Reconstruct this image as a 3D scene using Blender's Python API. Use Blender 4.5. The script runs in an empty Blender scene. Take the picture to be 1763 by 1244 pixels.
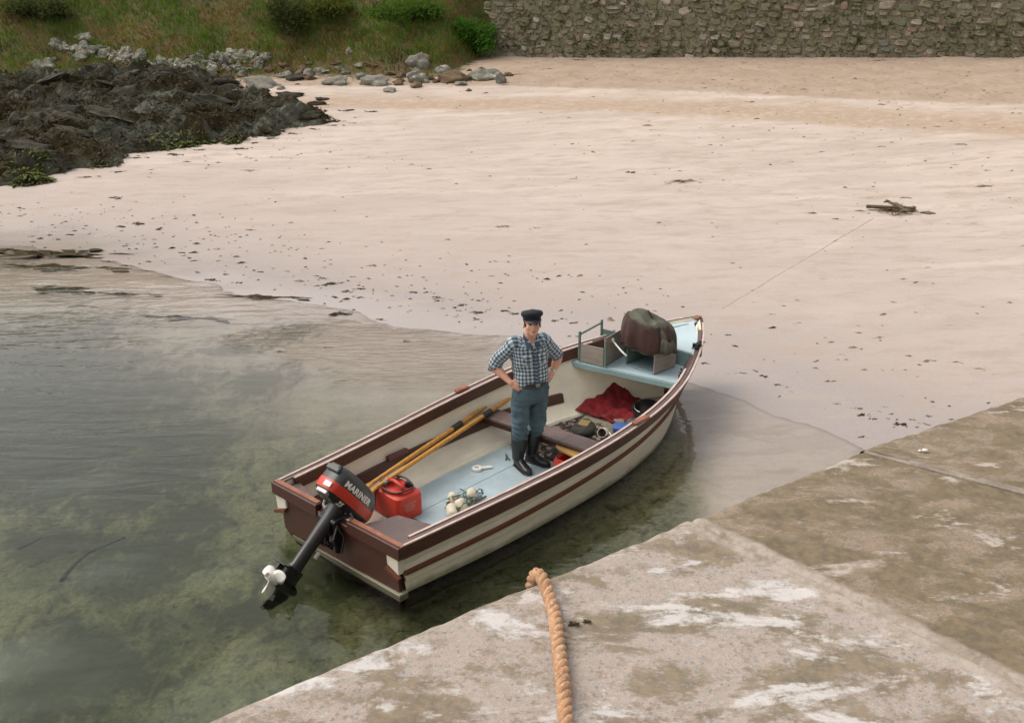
import bpy, bmesh, math, random
import numpy as np
from mathutils import Vector, Matrix, noise
from mathutils.geometry import tessellate_polygon

R = math.radians
SC = bpy.context.scene
COL = SC.collection
rnd = random.Random(7)

# ------------------------------------------------------------------ camera
CAM_H, PITCH, FPX, PW, PH = 4.62, R(21.0), 1750.0, 1763.0, 1244.0
cam_d = bpy.data.cameras.new('camera')
cam_d.sensor_width = 36.0
cam_d.lens = FPX / PW * 36.0
cam_d.clip_start, cam_d.clip_end = 0.05, 2000
cam = bpy.data.objects.new('camera', cam_d)
cam.location = (0, 0, CAM_H)
cam.rotation_euler = (R(90) - PITCH, 0, 0)
COL.objects.link(cam)
SC.camera = cam

# ------------------------------------------------------------------ sky and sun (bright overcast)
SUN_TO = Vector((-0.70, 0.15, 1.0)).normalized()       # towards the sun
elev = math.asin(SUN_TO.z)
azim = math.atan2(SUN_TO.x, SUN_TO.y)
W = bpy.data.worlds.new('World')
SC.world = W
W.use_nodes = True
nt = W.node_tree
nt.nodes.clear()
sky = nt.nodes.new('ShaderNodeTexSky')
sky.sky_type = 'NISHITA'
sky.sun_disc = False
sky.sun_elevation = elev
sky.sun_rotation = azim
sky.air_density, sky.dust_density, sky.ozone_density = 1.0, 3.0, 1.0
hs = nt.nodes.new('ShaderNodeHueSaturation')
hs.inputs['Saturation'].default_value = 0.26
tint = nt.nodes.new('ShaderNodeMix'); tint.data_type = 'RGBA'; tint.blend_type = 'MULTIPLY'
tint.inputs[0].default_value = 1.0
tint.inputs[7].default_value = (1.0, 0.955, 0.90, 1)
bg = nt.nodes.new('ShaderNodeBackground')
bg.inputs['Strength'].default_value = 0.15
wo = nt.nodes.new('ShaderNodeOutputWorld')
nt.links.new(sky.outputs[0], hs.inputs['Color'])
nt.links.new(hs.outputs[0], tint.inputs[6])
nt.links.new(tint.outputs[2], bg.inputs['Color'])
nt.links.new(bg.outputs[0], wo.inputs['Surface'])
sd = bpy.data.lights.new('sun', 'SUN')
sd.energy = 0.5
sd.angle = R(45)
sd.color = (1.0, 0.95, 0.88)
sun = bpy.data.objects.new('sun', sd)
sun.rotation_euler = SUN_TO.to_track_quat('Z', 'Y').to_euler()
sun.location = (-5, -5, 20)
COL.objects.link(sun)
vs = SC.view_settings
vs.view_transform, vs.look = 'Standard', 'None'
vs.gamma, vs.use_curve_mapping = 1.0, False
vs.exposure = 0.78
cy = SC.cycles
cy.max_bounces = 8
cy.transparent_max_bounces = 12
cy.caustics_reflective = cy.caustics_refractive = False
cy.use_denoising = True


# ------------------------------------------------------------------ helpers
def tag(o, label=None, cat=None, group=None, kind=None):
    if label: o['label'] = label
    if cat: o['category'] = cat
    if group: o['group'] = group
    if kind: o['kind'] = kind
    return o


def thing(name, label, cat, loc=(0, 0, 0), rotz=0.0, group=None):
    o = bpy.data.objects.new(name, None)
    o.empty_display_size = 0.1
    o.location = loc
    o.rotation_euler = (0, 0, rotz)
    COL.objects.link(o)
    return tag(o, label, cat, group)


def link(name, me, m=None, parent=None):
    o = bpy.data.objects.new(name, me)
    if m is not None and not me.materials:
        for k in (m if isinstance(m, (list, tuple)) else [m]):
            me.materials.append(k)
    COL.objects.link(o)
    if parent: o.parent = parent
    return o


class MB:
    """collects simple shapes into one mesh"""
    def __init__(s):
        s.v, s.f, s.uv, s.mi = [], [], {}, {}

    def add(s, vs_, fs, mi=0):
        b = len(s.v)
        s.v += [tuple(p) for p in vs_]
        for f in fs:
            s.mi[len(s.f)] = mi
            s.f.append(tuple(b + i for i in f))

    def box(s, c, d, M=None, mi=0):
        x, y, z = (k / 2 for k in d)
        vs_ = [Vector((a * x, b * y, e * z)) for a in (-1, 1) for b in (-1, 1) for e in (-1, 1)]
        if M is not None: vs_ = [M @ p for p in vs_]
        vs_ = [p + Vector(c) for p in vs_]
        s.add(vs_, [(0, 1, 3, 2), (4, 6, 7, 5), (0, 4, 5, 1), (2, 3, 7, 6), (0, 2, 6, 4), (1, 5, 7, 3)], mi)

    def hexa(s, p):
        """8 corners: bottom 4 then top 4, same order"""
        s.add(p, [(3, 2, 1, 0), (4, 5, 6, 7), (0, 1, 5, 4), (1, 2, 6, 5), (2, 3, 7, 6), (3, 0, 4, 7)])

    def bar(s, a, b, w, h, up=(0, 0, 1)):
        a, b = Vector(a), Vector(b)
        d = (b - a).normalized()
        sd_ = d.cross(Vector(up)).normalized()
        u = sd_.cross(d)
        q = [sd_ * (w / 2) * i + u * (h / 2) * j for i, j in ((-1, -1), (1, -1), (1, 1), (-1, 1))]
        s.hexa([a + k for k in q] + [b + k for k in q])

    def loft(s, rings, closed=True, caps=True, uvs=None, mi=0):
        b = len(s.v)
        n = len(rings[0])
        for r in rings:
            s.v += [tuple(p) for p in r]
        for i in range(len(rings) - 1):
            for j in range(n if closed else n - 1):
                k = (j + 1) % n
                f = (b + i * n + j, b + i * n + k, b + (i + 1) * n + k, b + (i + 1) * n + j)
                if uvs is not None:
                    j2 = j + 1
                    s.uv[len(s.f)] = [(uvs[i][j][0], uvs[i][j][1]), (uvs[i][j2][0], uvs[i][j2][1]),
                                      (uvs[i + 1][j2][0], uvs[i + 1][j2][1]), (uvs[i + 1][j][0], uvs[i + 1][j][1])]
                s.mi[len(s.f)] = mi
                s.f.append(f)
        if caps and closed:
            for f in (tuple(b + j for j in reversed(range(n))), tuple(b + (len(rings) - 1) * n + j for j in range(n))):
                s.mi[len(s.f)] = mi
                s.f.append(f)

    def tube(s, pts, radii, n=10, caps=True, mi=0):
        pts = [Vector(p) for p in pts]
        if not isinstance(radii, (list, tuple)): radii = [radii] * len(pts)
        rings = []
        ref = None
        for i, p in enumerate(pts):
            t = (pts[min(i + 1, len(pts) - 1)] - pts[max(i - 1, 0)]).normalized()
            if ref is None:
                ref = Vector((0, 0, 1)) if abs(t.z) < 0.9 else Vector((1, 0, 0))
            a = (ref - t * ref.dot(t)).normalized()
            ref = a
            c = t.cross(a)
            rings.append([p + (a * math.cos(2 * math.pi * j / n) + c * math.sin(2 * math.pi * j / n)) * radii[i] for j in range(n)])
        s.loft(rings, True, caps, mi=mi)

    def ell(s, c, r, M=None, nu=16, nv=10, mi=0):
        c = Vector(c)
        rings = []
        for i in range(1, nv):
            th = math.pi * i / nv
            rg = []
            for j in range(nu):
                ph = 2 * math.pi * j / nu
                p = Vector((r[0] * math.sin(th) * math.cos(ph), r[1] * math.sin(th) * math.sin(ph), -r[2] * math.cos(th)))
                rg.append(c + (M @ p if M is not None else p))
            rings.append(rg)
        s.loft(rings, True, True, mi=mi)

    def mesh(s, name, smooth=False):
        me = bpy.data.meshes.new(name)
        me.from_pydata(s.v, [], s.f)
        if s.uv:
            ul = me.uv_layers.new(name='UVMap')
            for p in me.polygons:
                q = s.uv.get(p.index)
                if q:
                    for li, c in zip(p.loop_indices, q): ul.data[li].uv = c
        if any(s.mi.values()):
            me.polygons.foreach_set('material_index', [s.mi[i] for i in range(len(s.f))])
        bm = bmesh.new(); bm.from_mesh(me)
        bmesh.ops.recalc_face_normals(bm, faces=bm.faces)
        bm.to_mesh(me); bm.free()
        if smooth:
            me.polygons.foreach_set('use_smooth', [True] * len(me.polygons))
        me.update()
        return me

    def build(s, name, m, parent=None, smooth=False, bevel=0.0, seg=1):
        me = s.mesh(name, smooth)
        o = link(name, me, m, parent)
        if bevel:
            b = o.modifiers.new('bevel', 'BEVEL')
            b.width, b.segments, b.limit_method, b.angle_limit = bevel, seg, 'ANGLE', R(40)
            b.harden_normals = False
        return o


def remeshed(mb, name, voxel, smooth_iter=4, fn=None):
    """union of the shapes in mb as one smooth skin"""
    me = mb.mesh(name)
    o = bpy.data.objects.new('tmp', me)
    COL.objects.link(o)
    r = o.modifiers.new('r', 'REMESH'); r.mode = 'VOXEL'; r.voxel_size = voxel
    if smooth_iter:
        sm = o.modifiers.new('s', 'SMOOTH'); sm.factor = 0.5; sm.iterations = smooth_iter
    dg = bpy.context.evaluated_depsgraph_get()
    out = bpy.data.meshes.new_from_object(o.evaluated_get(dg))
    bpy.data.objects.remove(o); bpy.data.meshes.remove(me)
    out.name = name
    if fn:
        out.update()
        nrm = [v.normal.copy() for v in out.vertices]
        for v, k in zip(out.vertices, nrm): v.co = fn(v.co.copy(), k)
    out.polygons.foreach_set('use_smooth', [True] * len(out.polygons))
    out.update()
    return out


def hermite(tab, t):
    xs = [a for a, _ in tab]; ys = [b for _, b in tab]
    if t <= xs[0]: return ys[0]
    if t >= xs[-1]: return ys[-1]
    i = max(k for k in range(len(xs) - 1) if xs[k] <= t)
    def m(k):
        if k == 0: return (ys[1] - ys[0]) / (xs[1] - xs[0])
        if k == len(xs) - 1: return (ys[-1] - ys[-2]) / (xs[-1] - xs[-2])
        return (ys[k + 1] - ys[k - 1]) / (xs[k + 1] - xs[k - 1])
    h = xs[i + 1] - xs[i]; u = (t - xs[i]) / h
    return ((2 * u**3 - 3 * u**2 + 1) * ys[i] + (u**3 - 2 * u**2 + u) * h * m(i)
            + (-2 * u**3 + 3 * u**2) * ys[i + 1] + (u**3 - u**2) * h * m(i + 1))


def sstep(a, b, x):
    t = max(0.0, min(1.0, (x - a) / (b - a)))
    return t * t * (3 - 2 * t)


def nz(x, y, z=0.0): return noise.noise(Vector((x, y, z)))


def fbm(x, y, z=0.0, oct_=4, lac=2.0):
    a, s_, f = 0.5, 0.0, 1.0
    for _ in range(oct_):
        s_ += a * noise.noise(Vector((x * f, y * f, z + 7.3 * f))); a *= 0.5; f *= lac
    return s_


# ------------------------------------------------------------------ materials
class NT:
    """small node-tree writer"""
    def __init__(s, name):
        s.m = bpy.data.materials.new(name); s.m.use_nodes = True
        s.t = s.m.node_tree; s.t.nodes.clear()
        s.out = s.t.nodes.new('ShaderNodeOutputMaterial')

    def n(s, typ, **kw):
        k = s.t.nodes.new('ShaderNode' + typ)
        for a, b in kw.items(): setattr(k, a, b)
        return k

    def l(s, a, b): s.t.links.new(a, b)

    def val(s, sock, v):
        if hasattr(v, 'node') or isinstance(v, bpy.types.NodeSocket): s.l(v, sock)
        elif isinstance(v, (tuple, list)) and sock.type == 'RGBA': sock.default_value = (*v[:3], 1)
        else: sock.default_value = v

    def coord(s, kind='Object', scale=(1, 1, 1), rot=(0, 0, 0)):
        c = s.n('TexCoord'); mp = s.n('Mapping')
        mp.inputs['Scale'].default_value = scale; mp.inputs['Rotation'].default_value = rot
        s.l(c.outputs[kind], mp.inputs[0]); return mp.outputs[0]

    def noise(s, vec, scale, detail=4, rough=0.55, dist=0.0):
        k = s.n('TexNoise'); s.l(vec, k.inputs['Vector'])
        k.inputs['Scale'].default_value = scale; k.inputs['Detail'].default_value = detail
        k.inputs['Roughness'].default_value = rough; k.inputs['Distortion'].default_value = dist
        return k.outputs['Fac']

    def ramp(s, fac, stops, interp='LINEAR'):
        k = s.n('ValToRGB'); s.l(fac, k.inputs[0]); cr = k.color_ramp; cr.interpolation = interp
        while len(cr.elements) < len(stops): cr.elements.new(0.5)
        for e, (p, c) in zip(cr.elements, stops):
            e.position = p
            e.color = (c, c, c, 1) if isinstance(c, (int, float)) else (*c[:3], 1)
        return k.outputs[0]

    def mix(s, fac, a, b, blend='MIX'):
        k = s.n('Mix', data_type='RGBA', blend_type=blend)
        s.val(k.inputs[0], fac); s.val(k.inputs[6], a); s.val(k.inputs[7], b)
        return k.outputs[2]

    def math(s, op, a, b=0.0, clamp=False):
        k = s.n('Math', operation=op, use_clamp=clamp)
        s.val(k.inputs[0], a); s.val(k.inputs[1], b); return k.outputs[0]

    def mapr(s, v, a, b, c=0.0, d=1.0, smooth=True):
        k = s.n('MapRange'); k.interpolation_type = 'SMOOTHSTEP' if smooth else 'LINEAR'
        s.val(k.inputs[0], v)
        for i, q in enumerate((a, b, c, d)): k.inputs[1 + i].default_value = q
        return k.outputs[0]

    def attr(s, name):
        k = s.n('Attribute'); k.attribute_name = name; return k.outputs['Fac']

    def bump(s, h, strength=0.3, dist=0.02, normal=None):
        k = s.n('Bump'); k.inputs['Strength'].default_value = strength; k.inputs['Distance'].default_value = dist
        s.val(k.inputs['Height'], h)
        if normal is not None: s.l(normal, k.inputs['Normal'])
        return k.outputs[0]

    def pbr(s, col, rough=0.6, normal=None, metal=0.0, spec=0.5):
        p = s.n('BsdfPrincipled')
        s.val(p.inputs['Base Color'], col); s.val(p.inputs['Roughness'], rough)
        p.inputs['Metallic'].default_value = metal
        s.val(p.inputs['Specular IOR Level'], spec)
        if normal is not None: s.l(normal, p.inputs['Normal'])
        s.l(p.outputs[0], s.out.inputs['Surface'])
        return s.m


def simple(name, col, rough=0.5, var=0.25, scale=6.0, bump=0.15, stretch=(1, 1, 1), metal=0.0, spec=0.5, wear=None, bdist=0.01, fine=60):
    """one material: colour with cloudy variation, fine grain and optional worn patches"""
    t = NT(name)
    v = t.coord('Object', stretch)
    a = t.noise(v, scale, 5, 0.6)
    b = t.noise(v, fine, 3, 0.6)
    f = t.ramp(a, [(0.3, 1 - var), (0.7, 1 + var * 0.4)])
    c = t.mix(1.0, col, f, 'MULTIPLY')
    g = t.ramp(b, [(0.3, 1 - var * 0.5), (0.7, 1.0 + var * 0.2)])
    c = t.mix(1.0, c, g, 'MULTIPLY')
    if wear is not None:
        w = t.noise(t.coord('Object', (stretch[0] * 1.7, stretch[1] * 1.7, stretch[2] * 1.7)), scale * 2.1, 6, 0.7)
        c = t.mix(t.mapr(w, wear[1], wear[1] + 0.1), c, wear[0])
    return t.pbr(c, rough, t.bump(b, bump, bdist), metal, spec)


M = {}
M['bottom'] = simple('dark_bottom_paint', (0.07, 0.07, 0.04), 0.6, 0.4, 3.0, 0.1)
M['hull'] = simple('cream_gelcoat', (0.77, 0.73, 0.60), 0.4, 0.18, 2.5, 0.05, (0.6, 2, 2), wear=((0.50, 0.42, 0.28), 0.63))
_t = M['hull'].node_tree; _p = [k for k in _t.nodes if k.type == 'BSDF_PRINCIPLED'][0]
_tc = _t.nodes.new('ShaderNodeTexCoord'); _sz = _t.nodes.new('ShaderNodeSeparateXYZ'); _t.links.new(_tc.outputs['Object'], _sz.inputs[0])
_nz = _t.nodes.new('ShaderNodeTexNoise'); _nz.inputs['Scale'].default_value = 7; _nz.inputs['Detail'].default_value = 5; _t.links.new(_tc.outputs['Object'], _nz.inputs['Vector'])
_ma = _t.nodes.new('ShaderNodeMath'); _ma.operation = 'MULTIPLY_ADD'; _ma.inputs[1].default_value = -0.10; _t.links.new(_nz.outputs['Fac'], _ma.inputs[0]); _t.links.new(_sz.outputs[2], _ma.inputs[2])
_mr = _t.nodes.new('ShaderNodeMapRange'); _t.links.new(_ma.outputs[0], _mr.inputs[0]); _mr.inputs[1].default_value = 0.02; _mr.inputs[2].default_value = -0.035; _mr.inputs[4].default_value = 0.75
_mx = _t.nodes.new('ShaderNodeMix'); _mx.data_type = 'RGBA'; _t.links.new(_mr.outputs[0], _mx.inputs[0]); _t.links.new(_p.inputs['Base Color'].links[0].from_socket, _mx.inputs[6]); _mx.inputs[7].default_value = (0.16, 0.15, 0.075, 1)
_t.links.new(_mx.outputs[2], _p.inputs['Base Color'])
M['lining'] = simple('cream_interior', (0.84, 0.78, 0.63), 0.5, 0.12, 3.0, 0.1, (1, 1.5, 1.5), wear=((0.52, 0.33, 0.15), 0.655))
M['brown'] = simple('brown_varnished_wood', (0.078, 0.026, 0.016), 0.42, 0.45, 5.0, 0.15, (0.5, 8, 8), wear=((0.17, 0.08, 0.05), 0.58))
M['strake'] = simple('red_brown_wood', (0.16, 0.048, 0.022), 0.4, 0.45, 5.0, 0.15, (0.5, 8, 8))
M['greywood'] = simple('grey_brown_painted_wood', (0.15, 0.105, 0.095), 0.55, 0.3, 4.0, 0.15, (0.6, 4, 4))
M['pale_strip'] = simple('worn_pale_strip', (0.66, 0.50, 0.43), 0.5, 0.3, 8.0, 0.1, (1, 4, 4))
M['floor'] = simple('light_blue_paint', (0.37, 0.47, 0.51), 0.55, 0.2, 3.0, 0.1, wear=((0.43, 0.40, 0.34), 0.56))
M['deck'] = simple('pale_blue_deck_paint', (0.50, 0.62, 0.66), 0.5, 0.12, 3.0, 0.08, wear=((0.42, 0.45, 0.44), 0.68))
M['lip'] = simple('teal_edge_paint', (0.22, 0.33, 0.34), 0.5, 0.2, 3.0, 0.08)
M['block'] = simple('worn_red_wood', (0.33, 0.13, 0.075), 0.6, 0.35, 12.0, 0.2)
M['boxwood'] = simple('weathered_box_ply', (0.30, 0.255, 0.215), 0.7, 0.25, 5.0, 0.2, (1, 1, 4), wear=((0.2, 0.13, 0.09), 0.68))
M['boxgreen'] = simple('green_grey_paint', (0.12, 0.19, 0.17), 0.6, 0.3, 5.0, 0.15)
M['black'] = simple('black_enamel', (0.014, 0.014, 0.016), 0.28, 0.2, 5.0, 0.03, fine=30)
M['cowlgrey'] = simple('dark_grey_cowl', (0.045, 0.05, 0.05), 0.35, 0.2, 5.0, 0.03)
M['red'] = simple('red_decal', (0.55, 0.035, 0.015), 0.35, 0.2, 4.0, 0.02)
M['white'] = simple('white_paint', (0.80, 0.78, 0.72), 0.4, 0.12, 8.0, 0.03)
M['metal'] = simple('dull_metal', (0.33, 0.34, 0.33), 0.4, 0.3, 20.0, 0.1, metal=0.6)
M['tank'] = simple('red_tank_paint', (0.58, 0.045, 0.025), 0.42, 0.22, 5.0, 0.06, wear=((0.68, 0.16, 0.1), 0.66))
M['rubber'] = simple('black_rubber', (0.016, 0.017, 0.016), 0.36, 0.3, 9.0, 0.08)
M['oar'] = simple('yellow_varnished_oar', (0.62, 0.30, 0.05), 0.36, 0.3, 4.0, 0.1, (6, 6, 0.6))
M['collar'] = simple('black_oar_leather', (0.03, 0.027, 0.028), 0.55, 0.3, 12.0, 0.1)
M['float'] = simple('cream_float', (0.75, 0.68, 0.52), 0.5, 0.3, 9.0, 0.15, wear=((0.36, 0.22, 0.1), 0.64))
M['net'] = simple('grey_green_twine', (0.12, 0.16, 0.13), 0.8, 0.4, 20.0, 0.3)
M['yellowwood'] = simple('yellow_pine', (0.62, 0.38, 0.12), 0.5, 0.3, 5.0, 0.1, (1, 6, 6))
M['blue'] = simple('blue_plastic', (0.06, 0.14, 0.40), 0.45, 0.3, 8.0, 0.05)
M['skin'] = simple('skin', (0.70, 0.37, 0.25), 0.5, 0.18, 14.0, 0.05, spec=0.35)
M['jeans'] = simple('blue_denim', (0.075, 0.125, 0.155), 0.9, 0.45, 7.0, 0.35, wear=((0.105, 0.155, 0.185), 0.60), fine=140)
M['cap'] = simple('dark_navy_wool', (0.014, 0.018, 0.024), 0.85, 0.3, 20.0, 0.3)
M['visor'] = simple('dark_visor', (0.02, 0.035, 0.045), 0.4, 0.2, 20.0, 0.05)
M['hair'] = simple('dark_hair', (0.03, 0.024, 0.02), 0.7, 0.3, 40.0, 0.4)
M['belt'] = simple('dark_belt', (0.03, 0.018, 0.015), 0.5, 0.3, 20.0, 0.1)
M['midfleck'] = simple('sandy_weed_fleck', (0.36, 0.27, 0.18), 0.85, 0.4, 9.0, 0.2)
M['olive'] = simple('olive_wax_cotton', (0.075, 0.075, 0.045), 0.6, 0.4, 7.0, 0.2, wear=((0.14, 0.145, 0.105), 0.60))
M['maroon'] = simple('maroon_lining', (0.05, 0.017, 0.012), 0.75, 0.5, 9.0, 0.25)
M['redcloth'] = simple('red_blanket', (0.24, 0.010, 0.014), 0.9, 0.6, 9.0, 0.4)
M['rope'] = simple('orange_rope', (0.62, 0.345, 0.185), 0.9, 0.35, 18.0, 0.8, wear=((0.66, 0.46, 0.31), 0.52), fine=220)
M['weedbrown'] = simple('sandy_brown_weed', (0.13, 0.09, 0.045), 0.85, 0.4, 9.0, 0.2, spec=0.15)
M['line'] = simple('sandy_line', (0.44, 0.36, 0.295), 0.9, 0.3, 10.0, 0.3)
M['weed'] = simple('brown_seaweed', (0.058, 0.044, 0.017), 0.8, 0.5, 9.0, 0.3, spec=0.15)
M['weedpale'] = simple('tan_dry_seaweed', (0.27, 0.19, 0.105), 0.7, 0.5, 9.0, 0.3)
M['iron'] = simple('rusty_weedy_iron', (0.125, 0.09, 0.052), 0.8, 0.4, 15.0, 0.4)


def rock_mat(name, a, b, lichen=None, lf=0.6, rough=0.85):
    t = NT(name)
    v = t.coord('Object')
    oi = t.n('ObjectInfo')
    k = t.noise(v, 2.2, 6, 0.65, 0.4)
    c = t.mix(t.mapr(k, 0.35, 0.65), a, b)
    c = t.mix(1.0, c, t.ramp(t.noise(v, 26, 4, 0.7), [(0.25, 0.55), (0.75, 1.15)]), 'MULTIPLY')
    c = t.mix(1.0, c, t.ramp(oi.outputs['Random'], [(0, 0.75), (1, 1.2)]), 'MULTIPLY')
    if lichen: c = t.mix(t.mapr(t.noise(v, 4.5, 6, 0.7), lf, lf + 0.08), c, lichen)
    h = t.noise(v, 9, 6, 0.7)
    return t.pbr(c, rough, t.bump(h, 0.6, 0.05), 0, 0.2)


M['boulder'] = rock_mat('grey_boulder', (0.19, 0.18, 0.145), (0.32, 0.30, 0.25), (0.55, 0.53, 0.46), 0.62)
M['palerock'] = rock_mat('pale_lichen_stone', (0.17, 0.165, 0.125), (0.36, 0.345, 0.285), (0.60, 0.57, 0.5), 0.56)
M['brownrock'] = rock_mat('brown_stone', (0.13, 0.085, 0.05), (0.22, 0.16, 0.10), (0.3, 0.27, 0.2), 0.66)
M['darkrock'] = rock_mat('dark_wet_rock', (0.042, 0.037, 0.024), (0.095, 0.088, 0.065), (0.16, 0.155, 0.12), 0.64, 0.9)

# ------------------------------------------------------------------ terrain
SHORE = [(-60, 24.5), (-30, 21.5), (-14, 18.9), (-9.19, 17.77), (-7.39, 17.17), (-5.82, 16.07), (-4.33, 15.1), (-2.72, 14.05), (-1.49, 13.55),
         (-0.2, 13.0), (0.8, 12.45), (1.7, 11.75), (2.45, 10.9), (3.1, 10.0), (3.75, 9.2), (5.0, 8.0), (8, 6.0), (14, 3.0), (30, -4), (60, -20)]
SHN = np.array(SHORE)


def shore_sd(x, y):
    """signed distance to the waterline: positive up the beach"""
    a, b = SHN[:-1], SHN[1:]
    d = b - a
    p = np.array((x, y))
    t = np.clip(((p - a) * d).sum(1) / (d * d).sum(1), 0, 1)
    q = a + d * t[:, None]
    dd = np.hypot(*(p - q).T)
    i = int(dd.argmin())
    cr = d[i, 0] * (p[1] - a[i, 1]) - d[i, 1] * (p[0] - a[i, 0])
    return float(dd[i]) * (1 if cr > 0 else -1)


def shore_eff(x, y):
    s = shore_sd(x, y)
    return s + 0.8 * fbm(x * .45, y * .45, 31, 4) * sstep(5.0, 1.0, abs(s))


WALL_A, WALL_B = (-0.7, 36.5), (17.0, 33.6)


def wall_y(x): return WALL_A[1] + (WALL_B[1] - WALL_A[1]) * (x - WALL_A[0]) / (WALL_B[0] - WALL_A[0])


def bank_y(x):
    return 35.6 + 0.5 * math.sin(x * 0.6) + 0.06 * (x + 8) + sstep(-8, -14, x) * 1.0 - sstep(-14.0, -17.5, x) * 1.5 + 3.0 * sstep(-2.6, -.6, x)


def zt(x, y):
    s = shore_eff(x, y)
    if s > 0:
        z = 0.022 * min(s, 2) + 0.055 * max(0, min(s, 9) - 2) + 0.103 * max(0, min(s, 26) - 9)
        z += 0.012 * fbm(x * 0.5, y * 1.1, 3) * min(1, s) + 0.07 * sstep(14, 20, s) * fbm(x * 0.5, y * 0.9, 5)
        z += 0.05 * sstep(18.2, 20.5, s) * max(0, fbm(x * 2.1, y * 2.1, 9)) * 2
    else:
        z = -0.035 * min(-s, 1.6) - 0.09 * max(0, min(-s, 8) - 1.6) - 0.02 * max(0, min(-s, 40) - 8)
        z += 0.10 * fbm(x * 0.7, y * 0.7, 3) * min(1, -s * 0.25)
    if x < 1.5 and y > 30:
        k = sstep(1.5, -1.0, x)
        d = y - bank_y(x)
        if d > 0:
            z += k * (0.62 * min(d, 14) + 0.25 * fbm(x * 0.6, y * 0.6, 2) * min(1, d))
    return z


def at(px, py, lift=0.0, z=None):
    """where the sight line through a spot of the photograph meets the ground"""
    x = (px - PW / 2) / FPX; y = (PH / 2 - py) / FPX
    c, s_ = math.cos(PITCH), math.sin(PITCH)
    d = Vector((x, c + y * s_, -s_ + y * c))
    o = Vector((0, 0, CAM_H))
    if z is not None: return o + d * ((z - CAM_H) / d.z)
    t = 3.0
    while t < 90:
        p = o + d * t
        if p.z < zt(p.x, p.y) + lift: break
        t += 0.25
    a, b = t - 0.25, t
    for _ in range(12):
        m_ = (a + b) / 2
        p = o + d * m_
        if p.z < zt(p.x, p.y) + lift: b = m_
        else: a = m_
    return o + d * b


def axis(lo, hi, step, far, grow=1.25):
    c = list(np.arange(lo, hi + 1e-6, step))
    s_ = step; v = hi
    while v < far: s_ *= grow; v += s_; c.append(v)
    s_ = step; v = lo; pre = []
    while v > -far: s_ *= grow; v -= s_; pre.append(v)
    return pre[::-1] + c


_a, _b = at(838, 97), at(1750, 99)
WALL_A, WALL_B = (_a.x, _a.y + .1), (_b.x, _b.y + .1)
gx, gy = axis(-19, 19, 0.17, 400), axis(1.0, 42, 0.17, 400)
# band edges on the upper beach, as ground lines
B1 = [tuple(at(px, py)) for px, py in ((560, 148), (870, 148), (1300, 163), (1500, 172), (1763, 180))]
B2 = [tuple(at(px, py)) for px, py in ((560, 186), (900, 190), (1300, 206), (1500, 221), (1763, 236))]
B3 = [tuple(at(px, py)) for px, py in ((560, 166), (900, 168), (1300, 176), (1763, 196))]
WEED_RIPPLE_BED = [(tuple(at(px, py, z=-0.4))[:2], r) for px, py, r in
           ((120, 600, 1.6), (60, 720, 2.0), (250, 700, 1.5), (330, 770, .8), (130, 660, 1.6), (40, 640, 1.6), (230, 830, 1.0), (100, 800, 1.2), (450, 690, .9), (60, 480, 1.2), (620, 602, .75), (500, 612, .8), (735, 600, .6), (400, 640, .8),  # weed, and at the end dark patches painted in for wind-ripple reflections
            (250, 960, .6), (120, 1130, .8), (420, 1050, .4), (90, 930, .5), (330, 900, .45), (520, 1000, .5))]


def band(tab, x, y):
    xs = [p[0] for p in tab]; ys = [p[1] for p in tab]
    return y - float(np.interp(x, xs, ys))


ALG_REFL_EDGE = np.array([tuple(at(px, py, z=-.1))[:2] for px, py in ((-300, 500), (0, 535), (200, 580), (420, 650), (620, 715), (840, 722), (1100, 722), (1182, 730), (1192, 800), (1205, 880), (1230, 960), (1300, 1200))])  # right-hand points paint the edge of the boat's reflection into the bed colour


def alg_refl(x, y):
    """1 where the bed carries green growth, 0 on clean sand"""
    a, b = ALG_REFL_EDGE[:-1], ALG_REFL_EDGE[1:]; d = b - a; p = np.array((x, y))
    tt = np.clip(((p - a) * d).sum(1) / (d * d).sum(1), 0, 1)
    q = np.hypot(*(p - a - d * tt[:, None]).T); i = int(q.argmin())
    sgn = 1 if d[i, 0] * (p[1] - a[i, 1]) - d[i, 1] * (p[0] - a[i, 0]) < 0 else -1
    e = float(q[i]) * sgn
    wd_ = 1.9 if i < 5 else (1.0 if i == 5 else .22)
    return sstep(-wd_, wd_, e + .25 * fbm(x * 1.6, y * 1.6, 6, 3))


A_alg_refl = []
vv, A_s, A_b1, A_b2, A_b3, A_bank, A_weed_ripple = [], [], [], [], [], [], []
for y in gy:
    for x in gx:
        z = zt(x, y)
        vv.append((x, y, z))
        A_s.append(shore_eff(x, y))
        A_b1.append(band(B1, x, y)); A_b2.append(band(B2, x, y)); A_b3.append(band(B3, x, y))
        A_bank.append(max(0, min(1, (y - bank_y(x) + 2.6) / 2.8)) * sstep(0.9, -1.2, x) if y > 30 else 0.0)
        w = 0
        A_alg_refl.append(alg_refl(x, y) if y < 22 and abs(x) < 25 else (1.0 if y < 22 else 0.0))
        if y < 20:
            for (c, r) in WEED_RIPPLE_BED:
                w = max(w, 1 - math.hypot((x - c[0]) * .8, y - c[1]) / (r * 1.35))
        A_weed_ripple.append(w)
nx_ = len(gx)
ff = [(j * nx_ + i, j * nx_ + i + 1, (j + 1) * nx_ + i + 1, (j + 1) * nx_ + i) for j in range(len(gy) - 1) for i in range(nx_ - 1)]
me = bpy.data.meshes.new('beach')
me.from_pydata(vv, [], ff)
for nm, data in (('shore', A_s), ('band_a', A_b1), ('band_b', A_b2), ('band_c', A_b3), ('bank', A_bank), ('weed', A_weed_ripple), ('algae_reflection', A_alg_refl)):
    me.attributes.new(nm, 'FLOAT', 'POINT').data.foreach_set('value', data)
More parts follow.
